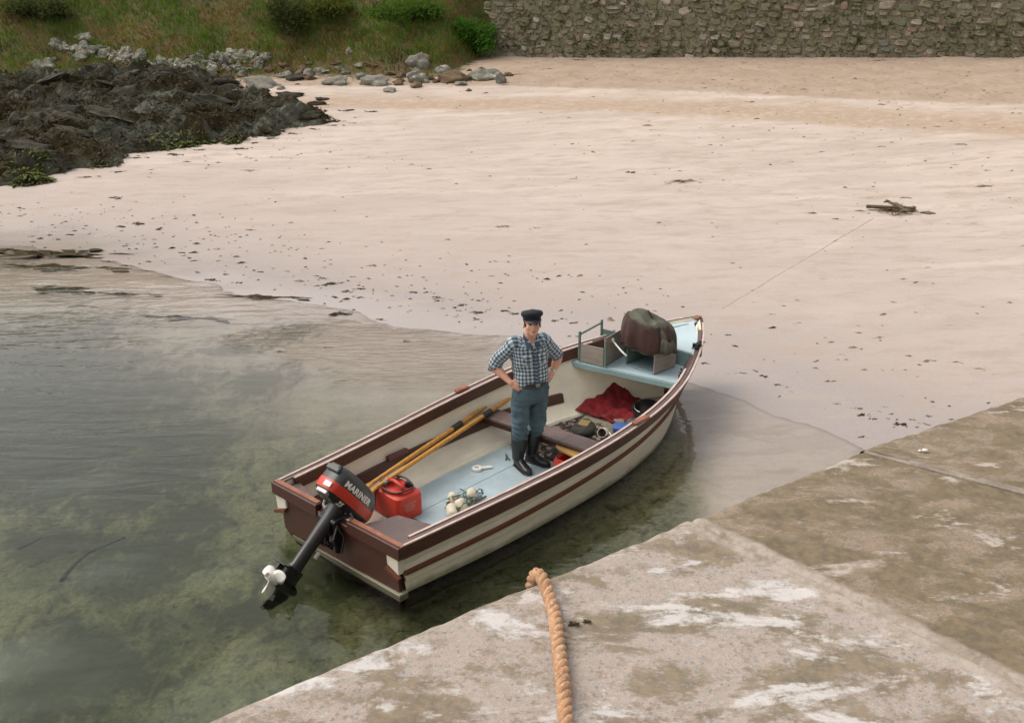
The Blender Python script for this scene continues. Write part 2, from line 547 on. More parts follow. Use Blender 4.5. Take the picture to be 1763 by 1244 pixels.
me.polygons.foreach_set('use_smooth', [True] * len(me.polygons))

t = NT('sand')
v = t.coord('Object')
rot = R(-33)
vs_ = t.coord('Object', (0.25, 1.6, 1), (0, 0, R(8)))
vr = t.coord('Object', (0.5, 3.2, 1), (0, 0, R(12)))
big = t.noise(v, 0.35, 4, 0.55)
streak = t.noise(vs_, 1.0, 5, 0.6, 0.5)
grain = t.noise(v, 55, 3, 0.7)
mid = t.noise(v, 4.5, 5, 0.65)
wob = t.math('MULTIPLY', t.math('SUBTRACT', t.noise(v, 0.9, 5, 0.6), 0.5), 2.2)
wob_s = t.math('MULTIPLY', t.math('SUBTRACT', t.noise(v, 2.0, 5, 0.65), 0.5), 0.9)
S = t.attr('shore')
pale = (0.575, 0.48, 0.41); wet = (0.43, 0.365, 0.325); tan = (0.40, 0.285, 0.19); tan2 = (0.35, 0.26, 0.185)
c = t.mix(t.mapr(streak, 0.38, 0.62), (0.51, 0.425, 0.36), pale)
c = t.mix(t.math('MULTIPLY', t.mapr(streak, 0.55, 0.72), 0.5), c, (0.64, 0.54, 0.44))
c = t.mix(t.math('MULTIPLY', t.mapr(t.math('ADD', S, t.math('MULTIPLY', wob, 2.0)), 8.0, 0.5), t.mapr(S, -0.10, 0.02, 0.0, 1.0)), c, wet)
c = t.mix(t.math('MULTIPLY', t.mapr(t.noise(t.coord('Object', (0.35, 1.0, 1), (0, 0, R(14))), 0.8, 5, 0.6, 0.4), 0.46, 0.66), 0.55), c, (0.43, 0.36, 0.30))
c = t.mix(t.math('MULTIPLY', t.mapr(t.math('ADD', S, t.math('MULTIPLY', wob, 0.7)), 3.0, 0.15), t.mapr(S, -0.06, 0.03)), c, (0.335, 0.285, 0.255))
# tan strips of dry sand
dry = t.mapr(t.math('ADD', t.attr('band_a'), wob_s), -0.2, 0.25)
strip = t.math('MULTIPLY', t.mapr(t.math('ADD', t.attr('band_b'), t.math('MULTIPLY', wob, 0.8)), -0.4, 0.5),
               t.mapr(t.math('ADD', t.attr('band_c'), t.math('MULTIPLY', wob, 1.2)), 0.9, -0.9))
c = t.mix(t.math('MULTIPLY', strip, t.mapr(mid, 0.3, 0.6, 0.35, 0.9)), c, tan)
c = t.mix(dry, c, t.mix(t.mapr(t.noise(v, 1.3, 5, 0.65), 0.35, 0.68), tan2, (0.43, 0.33, 0.25)))
st1 = t.noise(t.coord('Object', (0.6, 1.5, 1), (0, 0, R(12))), 2.3, 7, 0.68, 0.3)
c = t.mix(t.math('MULTIPLY', t.mapr(st1, 0.46, 0.68), 0.75), c, (0.405, 0.32, 0.25))
st2 = t.noise(t.coord('Object', (0.8, 2.2, 1), (0, 0, R(7))), 9.0, 5, 0.7)
c = t.mix(t.math('MULTIPLY', t.mapr(st2, 0.53, 0.70), 0.55), c, (0.40, 0.315, 0.26))
c = t.mix(t.math('MULTIPLY', t.mapr(S, 14.0, 3.0), 0.22), c, (0.42, 0.365, 0.35))
# small brown flecks of broken weed
fl = t.noise(t.coord('Object', (1, 1.8, 1), (0, 0, R(10))), 7.5, 3, 0.55)
flm = t.math('MULTIPLY', t.mapr(fl, 0.70, 0.76), t.mapr(big, 0.42, 0.58, 0.15, 0.75))
c = t.mix(t.math('MULTIPLY', flm, t.mapr(S, 0.4, 1.5)), c, (0.34, 0.23, 0.14))
c = t.mix(1.0, c, t.ramp(grain, [(0.2, 0.86), (0.8, 1.08)]), 'MULTIPLY')
# bed under water: green-brown growth, cut off at right where the boat's reflection edge is painted in
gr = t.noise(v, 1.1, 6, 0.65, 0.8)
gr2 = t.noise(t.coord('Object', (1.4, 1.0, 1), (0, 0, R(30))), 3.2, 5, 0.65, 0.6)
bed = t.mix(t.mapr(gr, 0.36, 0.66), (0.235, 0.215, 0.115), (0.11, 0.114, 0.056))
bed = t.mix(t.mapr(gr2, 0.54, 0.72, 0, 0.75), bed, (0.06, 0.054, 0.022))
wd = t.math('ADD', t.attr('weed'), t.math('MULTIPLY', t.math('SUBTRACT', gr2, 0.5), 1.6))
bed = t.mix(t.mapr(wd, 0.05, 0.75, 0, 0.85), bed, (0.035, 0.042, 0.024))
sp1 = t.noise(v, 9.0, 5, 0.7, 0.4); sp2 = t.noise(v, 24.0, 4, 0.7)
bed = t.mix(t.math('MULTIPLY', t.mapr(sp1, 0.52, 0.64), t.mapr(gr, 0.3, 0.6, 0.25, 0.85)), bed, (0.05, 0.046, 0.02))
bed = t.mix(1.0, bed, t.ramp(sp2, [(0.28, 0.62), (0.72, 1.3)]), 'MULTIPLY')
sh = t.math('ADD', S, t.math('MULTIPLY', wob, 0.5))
c = t.mix(t.math('MULTIPLY', t.attr('algae_reflection'), t.mapr(sh, 0.0, -1.2)), c, bed)
c = t.mix(t.math('MULTIPLY', t.mapr(wd, 0.45, 0.9, 0, 0.6), t.mapr(S, -0.2, -0.9)), c, (0.07, 0.07, 0.04))  # weed, plus the dark of wind ripples painted into the bed
# earth on the bank
bk = t.mapr(t.math('ADD', t.attr('bank'), t.math('MULTIPLY', t.math('SUBTRACT', mid, 0.5), 1.5)), 0.42, 0.8)
c = t.mix(bk, c, t.mix(t.mapr(t.noise(v, 2.5, 5, .6), 0.4, 0.6), (0.12, 0.075, 0.036), (0.09, 0.085, 0.03)))
h = t.math('ADD', t.math('MULTIPLY', mid, t.mapr(t.attr('band_a'), -0.5, 0.5, 0.25, 2.2)), t.math('MULTIPLY', grain, 0.25))
h = t.math('ADD', h, t.math('MULTIPLY', t.noise(vr, 2.2, 3, 0.5), 0.5))
fp_ = t.n('TexVoronoi'); fp_.inputs['Scale'].default_value = 2.6; t.l(t.coord('Object', (1, 1, 1)), fp_.inputs['Vector'])
h = t.math('ADD', h, t.math('MULTIPLY', t.mapr(fp_.outputs['Distance'], 0.05, 0.32), t.mapr(t.attr('band_a'), -2.2, 0.6, 0.12, 2.4)))
rg = t.mapr(t.math('ADD', S, t.math('MULTIPLY', wob, 0.7)), 0.2, 2.6, 0.10, 0.85)
h = t.math('MULTIPLY', h, t.mapr(S, 0.0, 2.5, 0.12, 1.0))
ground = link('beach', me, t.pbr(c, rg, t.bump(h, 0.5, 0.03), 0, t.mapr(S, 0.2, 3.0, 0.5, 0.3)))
tag(ground, kind='structure')

# ------------------------------------------------------------------ boat shape
BX, BY, BH = -1.4665, 7.3639, R(47.8)
BM = Matrix.Translation((BX, BY, 0)) @ Matrix.Rotation(BH, 4, 'Z')
T_SHEER = [(0, .785), (.126, .835), (.25, .89), (.375, .935), (.5, .945), (.62, .90), (.73, .775), (.83, .57), (.92, .33), (.97, .15), (1, .025)]
T_WL = [(0, .775), (.19, .865), (.34, .89), (.48, .89), (.57, .865), (.69, .77), (.77, .655), (.87, .44), (.95, .20), (1, .015)]
L_SH, L_WL = 5.45, 4.98


def zs(t_): return 0.46 + 0.34 * max(0, t_) ** 2.2


def hull_pt(t_, drop=None, z=None, off=0.0):
    """point on the starboard side (y positive here; mirror for port): drop below the sheer, or height z"""
    top = zs(t_)
    if drop is not None: z = top - drop
    k = max(0.0, (top - z) / top)
    if k <= 1:
        bulge = 0.018 * math.sin(math.pi * k)
        w = hermite(T_SHEER, t_) * (1 - k) + hermite(T_WL, t_) * k + bulge * (1 - t_)
        xe = L_SH * (1 - k) + L_WL * k - 0.10 * math.sin(math.pi * k)
        x0 = 0.08 * k
    else:
        q = min(1.0, -z / 0.2)
        w = hermite(T_WL, t_) * (1 - q ** 1.4) + 0.012
        xe = L_WL - 0.5 * q
        x0 = 0.08
    return Vector((x0 + t_ * (xe - x0), w + off, z))


TS = [i / 44 for i in range(45)]
TS = [1 - (1 - t_) ** 1.25 for t_ in TS]

# ------------------------------------------------------------------ water: a body of water with the boat's hull let into it
hole = [hull_pt(t_, z=0.0, off=-0.014) for t_ in TS]
hole = [(p.x + (0.02 if i == 0 else 0), p.y if p.y > 0.004 else 0.004) for i, p in enumerate(hole)]
loop = [(x, -y) for x, y in hole] + [(x, y) for x, y in reversed(hole)]
loop = [BM @ Vector((x, y, 0)) for x, y in loop]
NL = len(loop)
outer = [Vector(p) for p in ((-90, -60, 0), (90, -60, 0), (90, 40, 0), (-90, 40, 0))]
tris = tessellate_polygon([outer, loop])
wv = [tuple(p) for p in outer] + [tuple(p) for p in loop]
wf = [tuple(q) for q in tris]
o4 = len(wv)
wv += [(p.x, p.y, -6) for p in outer]
wf += [(i, (i + 1) % 4, o4 + (i + 1) % 4, o4 + i) for i in range(4)] + [tuple(o4 + i for i in range(4))]
prev = 4
for zl in (-0.03, -0.06, -0.09, -0.122):
    hq = [hull_pt(t_, z=zl, off=-0.012) for t_ in TS]
    hq = [(p.x + (0.02 if i == 0 else 0), max(p.y, 0.004)) for i, p in enumerate(hq)]
    lp = [BM @ Vector((x, -y, zl)) for x, y in hq] + [BM @ Vector((x, y, zl)) for x, y in reversed(hq)]
    hb = len(wv)
    wv += [tuple(p) for p in lp]
    wf += [(prev + i, prev + (i + 1) % NL, hb + (i + 1) % NL, hb + i) for i in range(NL)]
    prev = hb
wf.append(tuple(prev + i for i in range(NL)))
me = bpy.data.meshes.new('water')
me.from_pydata(wv, [], wf)
bm = bmesh.new(); bm.from_mesh(me); bmesh.ops.recalc_face_normals(bm, faces=bm.faces); bm.to_mesh(me); bm.free()
t = NT('sea_water')
vw = t.coord('Object', (0.55, 1.9, 1), (0, 0, R(-14)))
vw2 = t.coord('Object', (1, 1.3, 1), (0, 0, R(20)))
w1 = t.noise(vw, 2.4, 3, 0.5, 0.6)
w2 = t.noise(vw2, 7.0, 2, 0.5, 0.3)
w3 = t.noise(vw, 0.55, 2, 0.5)
calm = t.mapr(t.noise(t.coord('Object', (1, 1, 1)), 0.28, 2, 0.5), 0.35, 0.65, 0.35, 1.0)
hh = t.math('ADD', t.math('MULTIPLY', w1, 1.0), t.math('MULTIPLY', w2, 0.22))
hh = t.math('ADD', t.math('MULTIPLY', hh, calm), t.math('MULTIPLY', w3, 1.2))
gp_ = t.n('NewGeometry'); sx_ = t.n('SeparateXYZ'); t.l(gp_.outputs['Position'], sx_.inputs[0])
pc = at(690, 610, z=0.0)
ux = t.math('ADD', t.math('MULTIPLY', t.math('SUBTRACT', sx_.outputs[0], pc.x), .92), t.math('MULTIPLY', t.math('SUBTRACT', sx_.outputs[1], pc.y), -.39))
uy = t.math('ADD', t.math('MULTIPLY', t.math('SUBTRACT', sx_.outputs[0], pc.x), .39), t.math('MULTIPLY', t.math('SUBTRACT', sx_.outputs[1], pc.y), .92))
rr_ = t.math('SQRT', t.math('ADD', t.math('POWER', t.math('MULTIPLY', ux, .42), 2.0), t.math('POWER', t.math('MULTIPLY', uy, 1.0), 2.0)))
gust = t.mapr(t.math('ADD', rr_, t.math('MULTIPLY', t.math('SUBTRACT', t.noise(t.coord('Object'), 1.3, 4, .6), .5), 1.3)), 1.15, .5)
hh = t.math('ADD', hh, t.math('MULTIPLY', t.math('MULTIPLY', t.noise(t.coord('Object', (0.8, 3.4, 1), (0, 0, R(-12))), 3.4, 3, .55, .5), 6.0), gust))
nb = t.bump(hh, 0.12, 0.10)
fr = t.n('Fresnel'); fr.inputs['IOR'].default_value = 1.333; t.l(nb, fr.inputs['Normal'])
gl = t.n('BsdfGlossy'); gl.inputs['Roughness'].default_value = 0.03; t.l(nb, gl.inputs['Normal'])
gl.inputs['Color'].default_value = (1, 1, 1, 1)
tr = t.n('BsdfTransparent'); tr.inputs['Color'].default_value = (1, 1, 1, 1)
ms = t.n('MixShader'); t.l(fr.outputs[0], ms.inputs[0]); t.l(tr.outputs[0], ms.inputs[1]); t.l(gl.outputs[0], ms.inputs[2])
t.l(ms.outputs[0], t.out.inputs['Surface'])
va = t.n('VolumeAbsorption'); va.inputs['Color'].default_value = (0.45, 0.66, 0.40, 1); va.inputs['Density'].default_value = 0.5
t.l(va.outputs[0], t.out.inputs['Volume'])
water = link('sea_water', me, t.m)
tag(water, kind='structure')

# ------------------------------------------------------------------ pier
def conc(name, base, patch, white, wf_, pf):
    t = NT(name)
    v = t.coord('Object')
    ag = t.n('TexVoronoi'); ag.inputs['Scale'].default_value = 120; t.l(v, ag.inputs['Vector'])
    ag2 = t.n('TexVoronoi'); ag2.inputs['Scale'].default_value = 260; t.l(v, ag2.inputs['Vector'])
    c = t.mix(t.ramp(ag.outputs['Color'], [(0.2, 0.0), (0.8, 1.0)]), base, (base[0] * 1.25, base[1] * 1.12, base[2] * 1.1))
    sp = t.n('SeparateColor'); t.l(ag.outputs['Color'], sp.inputs[0])
    c = t.mix(t.mapr(sp.outputs[1], 0.86, 0.92, 0, 0.3), c, (0.36, 0.24, 0.15))
    c = t.mix(t.mapr(sp.outputs[2], 0.90, 0.94, 0, 0.45), c, (0.13, 0.12, 0.11))
    c = t.mix(1.0, c, t.ramp(ag2.outputs['Distance'], [(0.0, 0.78), (0.6, 1.12)]), 'MULTIPLY')
    big = t.noise(t.coord('Object', (1.0, 1.7, 1), (0, 0, R(20))), 3.3, 8, 0.70, 0.3)
    fine = t.noise(v, 26, 5, 0.7)
    pm_ = t.mapr(t.math('ADD', big, t.math('MULTIPLY', t.math('SUBTRACT', fine, 0.5), 0.35)), pf, pf + 0.10)
    c = t.mix(t.math('MULTIPLY', pm_, 0.92), c, t.mix(t.mapr(fine, 0.35, 0.65), patch, (patch[0] * 1.7, patch[1] * 1.6, patch[2] * 1.5)))
    wn = t.noise(t.coord('Object', (0.8, 2.0, 1), (0, 0, R(24))), 3.6, 8, 0.68, 0.4)
    wm = t.mapr(t.math('ADD', wn, t.math('MULTIPLY', t.math('SUBTRACT', fine, 0.5), 0.25)), wf_ - 0.01, wf_ + 0.09)
    c = t.mix(t.math('MULTIPLY', wm, 0.8), c, white)
    jd = t.math('ADD', t.attr('joint'), t.math('MULTIPLY', t.math('SUBTRACT', t.noise(v, 7, 5, 0.65), 0.5), 0.07))
    c = t.mix(t.mapr(jd, 0.062, 0.035, 0, 0.9), c, t.mix(t.mapr(fine, 0.4, 0.62), (0.42, 0.36, 0.305), (0.31, 0.26, 0.205)))
    st = t.noise(t.coord('Object', (1, 1, 1), (0, 0, 0)), 11, 6, 0.7)
    c = t.mix(t.mapr(st, 0.53, 0.68, 0, 0.6), c, (patch[0] * 1.3, patch[1] * 1.25, patch[2] * 1.2))
    c = t.mix(t.mapr(t.noise(v, 90, 3, 0.6), 0.62, 0.72, 0, 0.45), c, (0.16, 0.13, 0.10))
    h = t.math('ADD', t.math('MULTIPLY', t.noise(v, 130, 4, 0.7), 0.8), t.math('MULTIPLY', t.noise(v, 38, 5, 0.7), 1.0))
    h = t.math('ADD', h, t.math('MULTIPLY', big, 0.6))
    return t.pbr(c, 0.88, t.bump(h, 0.45, 0.006), 0, 0.3)


M['conc_a'] = conc('pale_concrete', (0.315, 0.285, 0.25), (0.15, 0.125, 0.088), (0.60, 0.575, 0.555), 0.525, 0.465)
M['conc_b'] = conc('weathered_brown_concrete', (0.225, 0.187, 0.138), (0.125, 0.102, 0.066), (0.50, 0.44, 0.39), 0.575, 0.42)
M['mortar'] = conc('pale_joint_mortar', (0.52, 0.43, 0.34), (0.36, 0.28, 0.19), (0.66, 0.61, 0.56), 0.60, 0.62)
PZ = 3.02
pier = thing('pier', 'pale and brown weathered concrete pier top with an uneven edge above the water', 'pier', (0, 0, 0))


def slab(name, P0, P1, Q0, Q1, m, nu, nv, z0, pu=1.0, flip=False):
    """one concrete block: top sheet with a rounded, chipped edge and a face going down into the water"""
    P0, P1, Q0, Q1 = (Vector((*p, 0)) for p in (P0, P1, Q0, Q1))
    rows = []
    us = [(1 - (1 - i / nu) ** pu) if not flip else (i / nu) ** pu for i in range(nu + 1)]
    vs2 = [-4, -3, -2, -1] + [(j / nv) ** 1.5 for j in range(nv + 1)]
    for vj in vs2:
        row = []
        for u in us:
            e = P0.lerp(P1, u); q = Q0.lerp(Q1, u)
            inn = (q - e).normalized()
            chip = 0.012 * fbm(e.x * 5, e.y * 5, 2, 4) + 0.02 * fbm(e.x * 1.4, e.y * 1.4, 8, 3)
            e = e + inn * (chip * min(1, u * 12, (1 - u) * 12) if True else 0)
            if vj == -4: p = e + Vector((0, 0, -1.6))
            elif vj == -3: p = e + inn * 0.0 + Vector((0, 0, z0 - 0.10))
            elif vj == -2: p = e + inn * 0.004 + Vector((0, 0, z0 - 0.028 + 0.008 * nz(e.x * 30, e.y * 30)))
            elif vj == -1: p = e + inn * 0.012 + Vector((0, 0, z0 - 0.009 + 0.006 * nz(e.x * 24, e.y * 24, 4)))
            else:
                p = (e + inn * 0.035).lerp(q, vj)
                p.z = z0 + 0.010 * fbm(p.x * 3, p.y * 3, 1, 3) + 0.004 * nz(p.x * 22, p.y * 22) + 0.002 * nz(p.x * 60, p.y * 60)
            row.append(p)
        rows.append(row)
    mb = MB(); mb.loft(rows, closed=False)
    o = mb.build(name, m, pier, smooth=True)
    jv = []
    for v_ in o.data.vertices:
        best = 9.0
        for a, b in ((J1a, J1b),):
            a, b = Vector(a), Vector(b); d = b - a; p = v_.co.to_2d()
            k = max(0, min(1, (p - a).dot(d) / d.length_squared)); best = min(best, (p - a - d * k).length)
        jv.append(best)
        if v_.co.z > z0 - .05 and best < .09: v_.co.z += .006 * sstep(.09, .02, best) - .012 * sstep(.012, .0, best)
    o.data.attributes.new('joint', 'FLOAT', 'POINT').data.foreach_set('value', jv)
    return o


J1a, J1b = (0.55, 2.80), (4.75, -2.18)
slab('concrete_block', (-7.5, -3.05), J1a, (-2.9, -8.2), J1b, M['conc_a'], 190, 120, PZ, 1.9)
slab('concrete_block', (0.553, 2.803), (1.238, 3.296), (4.754, -2.177), (6.617, -0.573), M['conc_b'], 60, 120, PZ - 0.006)
slab('concrete_block', (1.243, 3.30), (11.5, 9.45), (6.622, -0.568), (16.5, 2.4), M['conc_b'], 170, 70, PZ, 2.2, True)
# mortar filling under the two joints
for a, b, dz_, m_ in ((J1a, J1b, .010, 'mortar'), ((1.24, 3.298), (6.62, -0.57), .0, 'conc_b')):
    a, b = Vector((*a, PZ)), Vector((*b, PZ)); d = (b - a).normalized(); sdv = Vector((-d.y, d.x, 0)) * .02
    mb = MB(); a = a + d * .03
    mb.hexa([a - sdv - Vector((0, 0, .2)), a + sdv - Vector((0, 0, .2)), b + sdv - Vector((0, 0, .2)), b - sdv - Vector((0, 0, .2)),
             a - sdv - Vector((0, 0, dz_)), a + sdv - Vector((0, 0, dz_)), b + sdv - Vector((0, 0, dz_)), b - sdv - Vector((0, 0, dz_))])
    mb.build('joint_mortar', M['mortar'] if m_ == 'mortar' else simple('grey_brown_joint', (0.31, 0.26, 0.205), .9, .4, 9, .4), pier)

# ------------------------------------------------------------------ the boat
boat = thing('motor_boat', 'long open cream boat with brown gunwales and pale blue floor floating beside the pier', 'boat', (BX, BY, 0), BH)
FZ = -0.08


def mir(p, sd_): return Vector((p.x, p.y * sd_, p.z))


def skin(levels, name, m, solid=0.0, t1=1.0, smooth=True):
    rows = []
    for t_ in TS:
        if t_ > t1: break
        side = [f(t_) for f in levels]
        rows.append([mir(p, -1) for p in side] + [mir(p, 1) for p in reversed(side)])
    mb = MB(); mb.loft(rows, closed=False)
    me = mb.mesh(name, smooth)
    return link(name, me, m, boat)


hs_ = [lambda t_: hull_pt(t_, 0.0), lambda t_: hull_pt(t_, 0.11), lambda t_: hull_pt(t_, 0.165), lambda t_: hull_pt(t_, 0.17, off=-0.022 * (1 - t_)),
       lambda t_: hull_pt(t_, 0.225, off=-0.014 * (1 - t_)), lambda t_: hull_pt(t_, 0.25, off=-0.002), lambda t_: hull_pt(t_, 0.335, off=.006 * (1 - t_)), lambda t_: hull_pt(t_, 0.34, off=-0.012 * (1 - t_)), lambda t_: hull_pt(t_, z=0.0),
       lambda t_: hull_pt(t_, z=-0.06), lambda t_: hull_pt(t_, z=-0.12), lambda t_: hull_pt(t_, z=-0.17), lambda t_: hull_pt(t_, z=-0.2)]
o = skin(hs_, 'hull', M['hull'])
for p in o.data.polygons: p.use_smooth = True
o.data.materials.append(M['bottom'])
for p in o.data.polygons:
    if p.center.z < -0.004: p.material_index = 1
sm = o.modifiers.new('edges', 'EDGE_SPLIT'); sm.split_angle = R(24)


def lin(t_, z, ins):
    p = hull_pt(t_, z=z, off=-ins)
    p.x = max(0.05, p.x - 0.02)
    p.y = max(0.004, p.y)
    return p


def lin_low(t_, z, w):
    a = lin(t_, 0.02, 0.07)
    return Vector((a.x, a.y * w, z))


o = skin([lambda t_: lin(t_, zs(t_) - 0.012, 0.03), lambda t_: lin(t_, zs(t_) - 0.16, 0.04), lambda t_: lin(t_, zs(t_) * 0.45, 0.045), lambda t_: lin(t_, 0.10, 0.06),
          lambda t_: lin_low(t_, 0.02, 0.93), lambda t_: lin_low(t_, -0.03, 0.80), lambda t_: lin_low(t_, -0.035, 0.735), lambda t_: lin_low(t_, -0.085, 0.69),
          lambda t_: lin_low(t_, -0.095, 0.3)], 'hull_lining', M['lining'], t1=0.985)
o.modifiers.new('edges', 'EDGE_SPLIT').split_angle = R(28)


def strip(name, m, sec, sd_, t0=0.0, t1=1.0, ext=0.0, zf=None, smooth=False, bev=0.004):
    """moulding that follows the hull side; sec = (drop or height, outward offset) corners"""
    rows = []
    for t_ in TS:
        if t_ < t0 - 1e-6 or t_ > t1 + 1e-6: continue
        r = []
        for dz, off in sec:
            p = hull_pt(t_, drop=max(-0.02, dz), off=0.0)
            # outward normal in plan
            q = hull_pt(min(1, t_ + 0.01), drop=dz); q0 = hull_pt(max(0, t_ - 0.01), drop=dz)
            tg = (q - q0); nrm = Vector((-tg.y, tg.x, 0)).normalized()
            nrm = Vector((nrm.x * min(1, t_ * 6), nrm.y, 0))
            p = p + nrm * off
            p.y = max(p.y, 0.002)
            r.append(mir(p, sd_))
        rows.append(r)
    mb = MB(); mb.loft(rows, True, True)
    return mb.build(name, m, boat, smooth)


for sd_ in (-1, 1):
    strip('outer_rail', M['brown'], [(0.0, 0.002), (0.0, 0.036), (0.108, 0.032), (0.108, 0.002)], sd_)
    strip('inner_rail', M['brown'], [(0.0, -0.066), (0.0, -0.032), (0.115, -0.036), (0.115, -0.07)], sd_, 0.012, 0.86)
    strip('gunwale_cap', M['greywood'], [(-0.004, -0.031), (-0.004, 0.0), (0.006, 0.0), (0.006, -0.031)], sd_, 0.0, 0.96)
    strip('pale_edge_strip', M['pale_strip'], [(-0.011, 0.012), (-0.011, 0.033), (-0.001, 0.035), (-0.001, 0.012)], sd_, 0.0, 0.99)
    strip('pale_edge_strip', M['pale_strip'], [(-0.011, -0.064), (-0.011, -0.042), (-0.001, -0.042), (-0.001, -0.066)], sd_, 0.02, 0.80)
    strip('rubbing_strake', M['strake'], [(0.232, 0.0), (0.238, 0.026), (0.268, 0.026), (0.275, 0.0)], sd_, 0.0, 0.90)
# stem
mb = MB()
mb.tube([(L_WL - 0.12, 0, -0.1), (L_WL + 0.02, 0, 0.02), (L_WL + 0.22, 0, 0.3), (L_SH - 0.03, 0, 0.6), (L_SH + 0.02, 0, 0.80)], [0.03, 0.035, 0.035, 0.035, 0.035], 8)
mb.build('stem', M['brown'], boat)
mb = MB(); mb.box((L_SH - 0.01, 0, 0.806), (0.10, 0.08, 0.022)); mb.build('stem_cap', M['block'], boat, bevel=0.008)
mb = MB(); mb.box((2.3, 0, -0.215), (4.3, 0.05, 0.05)); mb.build('keel', M['brown'], boat)

# transom
mb = MB()
pr = [(0.755, 0.355), (0.755, 0.02), (0.60, -0.09), (-0.60, -0.09), (-0.755, 0.02), (-0.755, 0.355)]
vs3 = [(-0.004 + 0.06 * (0.46 - z), y, z) for y, z in pr] + [(0.05 + 0.06 * (0.46 - z), y, z) for y, z in pr]
n6 = len(pr)
mb.add(vs3, [tuple(range(n6)), tuple(range(2 * n6 - 1, n6 - 1, -1))] + [(i, i + n6, (i + 1) % n6 + n6, (i + 1) % n6) for i in range(n6)])
mb.build('transom', M['brown'], boat)
for a, b in ((-0.83, -0.20), (0.20, 0.83)):
    mb = MB()
    mb.box((0.004, (a + b) / 2, 0.412), (0.075, b - a, 0.112))
    mb.build('transom_cap', M['brown'], boat, bevel=0.006)
mb = MB(); mb.box((0.012, 0, 0.385), (0.07, 0.395, 0.06)); mb.build('motor_pad', M['brown'], boat, bevel=0.006)
for a, b in ((-0.81, -0.22), (0.22, 0.81)):
    mb = MB(); mb.box((0.016, (a + b) / 2, 0.471), (0.045, b - a, 0.006)); mb.build('transom_top_strip', M['block'], boat)
for sd_ in (-1, 1):
    mb = MB()
    mb.hexa([(-0.012, sd_ * .66, .255), (-0.012, sd_ * .795, .205), (.06, sd_ * .795, .205), (.06, sd_ * .66, .255),
             (-0.018, sd_ * .66, .352), (-0.018, sd_ * .80, .352), (.06, sd_ * .80, .352), (.06, sd_ * .66, .352)])
    mb.build('quarter_panel', M['hull'], boat, bevel=0.005)
    mb = MB(); mb.bar((-0.02, sd_ * .66, .235), (-0.02, sd_ * .815, .185), .03, .028); mb.build('quarter_strake', M['strake'], boat)
mb = MB(); mb.hexa([(-0.0, -.785, -.05), (0.012, .64, -.05), (.09, .70, -.05), (.09, -.785, -.05), (-0.004, -.785, .016), (0.012, .64, -.012), (.09, .70, -.012), (.09, -.785, .016)])
mb.build('hull_lip', M['hull'], boat, bevel=0.004)
# stern seat corner boards
for sd_, x1 in ((-1, .40), (1, .10)):
    mb = MB()
    mb.hexa([(.045, sd_ * .22, .37), (x1, sd_ * .34, .37), (x1 + .12, sd_ * .79, .37), (.045, sd_ * .745, .37),
             (.045, sd_ * .22, .402), (x1, sd_ * .34, .402), (x1 + .12, sd_ * .79, .402), (.045, sd_ * .745, .402)])
    mb.build('stern_board', M['greywood'], boat, bevel=0.004)

# risers along the inside
for sd_ in (-1, 1):
    rows = []
    for i in range(40):
        t_ = (0.1 + (3.95 if sd_ > 0 else 3.3) * i / 39) / L_SH
        q = lin(t_, 0.18, 0.05); q2 = lin(t_, 0.075, 0.065); x = q.x
        rows.append([mir(p, sd_) for p in (Vector((x, q.y - .035, .18)), Vector((x, q.y + .004, .18)), Vector((x, q2.y + .004, .075)), Vector((x, q2.y - .03, .075)))])
    mb = MB(); mb.loft(rows); mb.build('riser', M['brown'], boat)
# rowlock blocks
for (x, sd_, ln, m_) in ((2.45, 1, .17, 'block'), (3.0, -1, .22, 'block')):
    t_ = x / L_SH; w = hermite(T_SHEER, t_)
    mb = MB(); mb.box((x, sd_ * (w + 0.005), zs(t_) + 0.027), (ln, 0.07, 0.032)); mb.build('rowlock_block', M[m_], boat, bevel=0.008)
mb = MB(); q = lin(1.42 / L_SH, 0.18, .045); mb.box((1.42, q.y - .03, .205), (.26, .05, .045)); mb.build('rowlock_block', M['strake'], boat, bevel=0.006)
# thwart
mb = MB()
mb.hexa([(2.74, -.84, .185), (2.98, -.84, .185), (2.86, .865, .185), (2.62, .865, .185), (2.74, -.84, .22), (2.98, -.84, .22), (2.86, .865, .22), (2.62, .865, .22)])
mb.build('thwart', M['greywood'], boat, bevel=0.006)
mb = MB()
mb.hexa([(2.76, -.82, .125), (2.785, -.82, .125), (2.665, .86, .125), (2.64, .86, .125), (2.76, -.82, .185), (2.785, -.82, .185), (2.665, .86, .185), (2.64, .86, .185)])
mb.build('thwart_bearer', M['brown'], boat)
# blue floorboards (three sheets with open joints)
for a, b in ((-.60, -.205), (-.20, .20), (.205, .565)):
    mb = MB(); mb.hexa([(1.02, a, FZ - .018), (2.86, a, FZ - .018), (2.72, b, FZ - .018), (1.02, b, FZ - .018), (1.02, a, FZ), (2.86, a, FZ), (2.72, b, FZ), (1.02, b, FZ)])
    mb.build('floorboard', M['floor'], boat, bevel=0.003)
mb = MB(); mb.hexa([(.2, -.55, FZ - .03), (1.015, -.6, FZ - .03), (1.015, .57, FZ - .03), (.2, .5, FZ - .03), (.2, -.55, FZ - .012), (1.015, -.6, FZ - .012), (1.015, .57, FZ - .012), (.2, .5, FZ - .012)])
mb.build('bilge_board', simple('dirty_bilge_wood', (0.17, 0.115, 0.055), 0.6, 0.4, 5.0, 0.2), boat)
mb = MB(); mb.hexa([(2.87, -.58, FZ - .03), (4.2, -.40, FZ - .03), (4.2, .40, FZ - .03), (2.73, .57, FZ - .03), (2.87, -.58, FZ - .012), (4.2, -.40, FZ - .012), (4.2, .40, FZ - .012), (2.73, .57, FZ - .012)])
mb.build('bilge_board', M['lining'], boat)
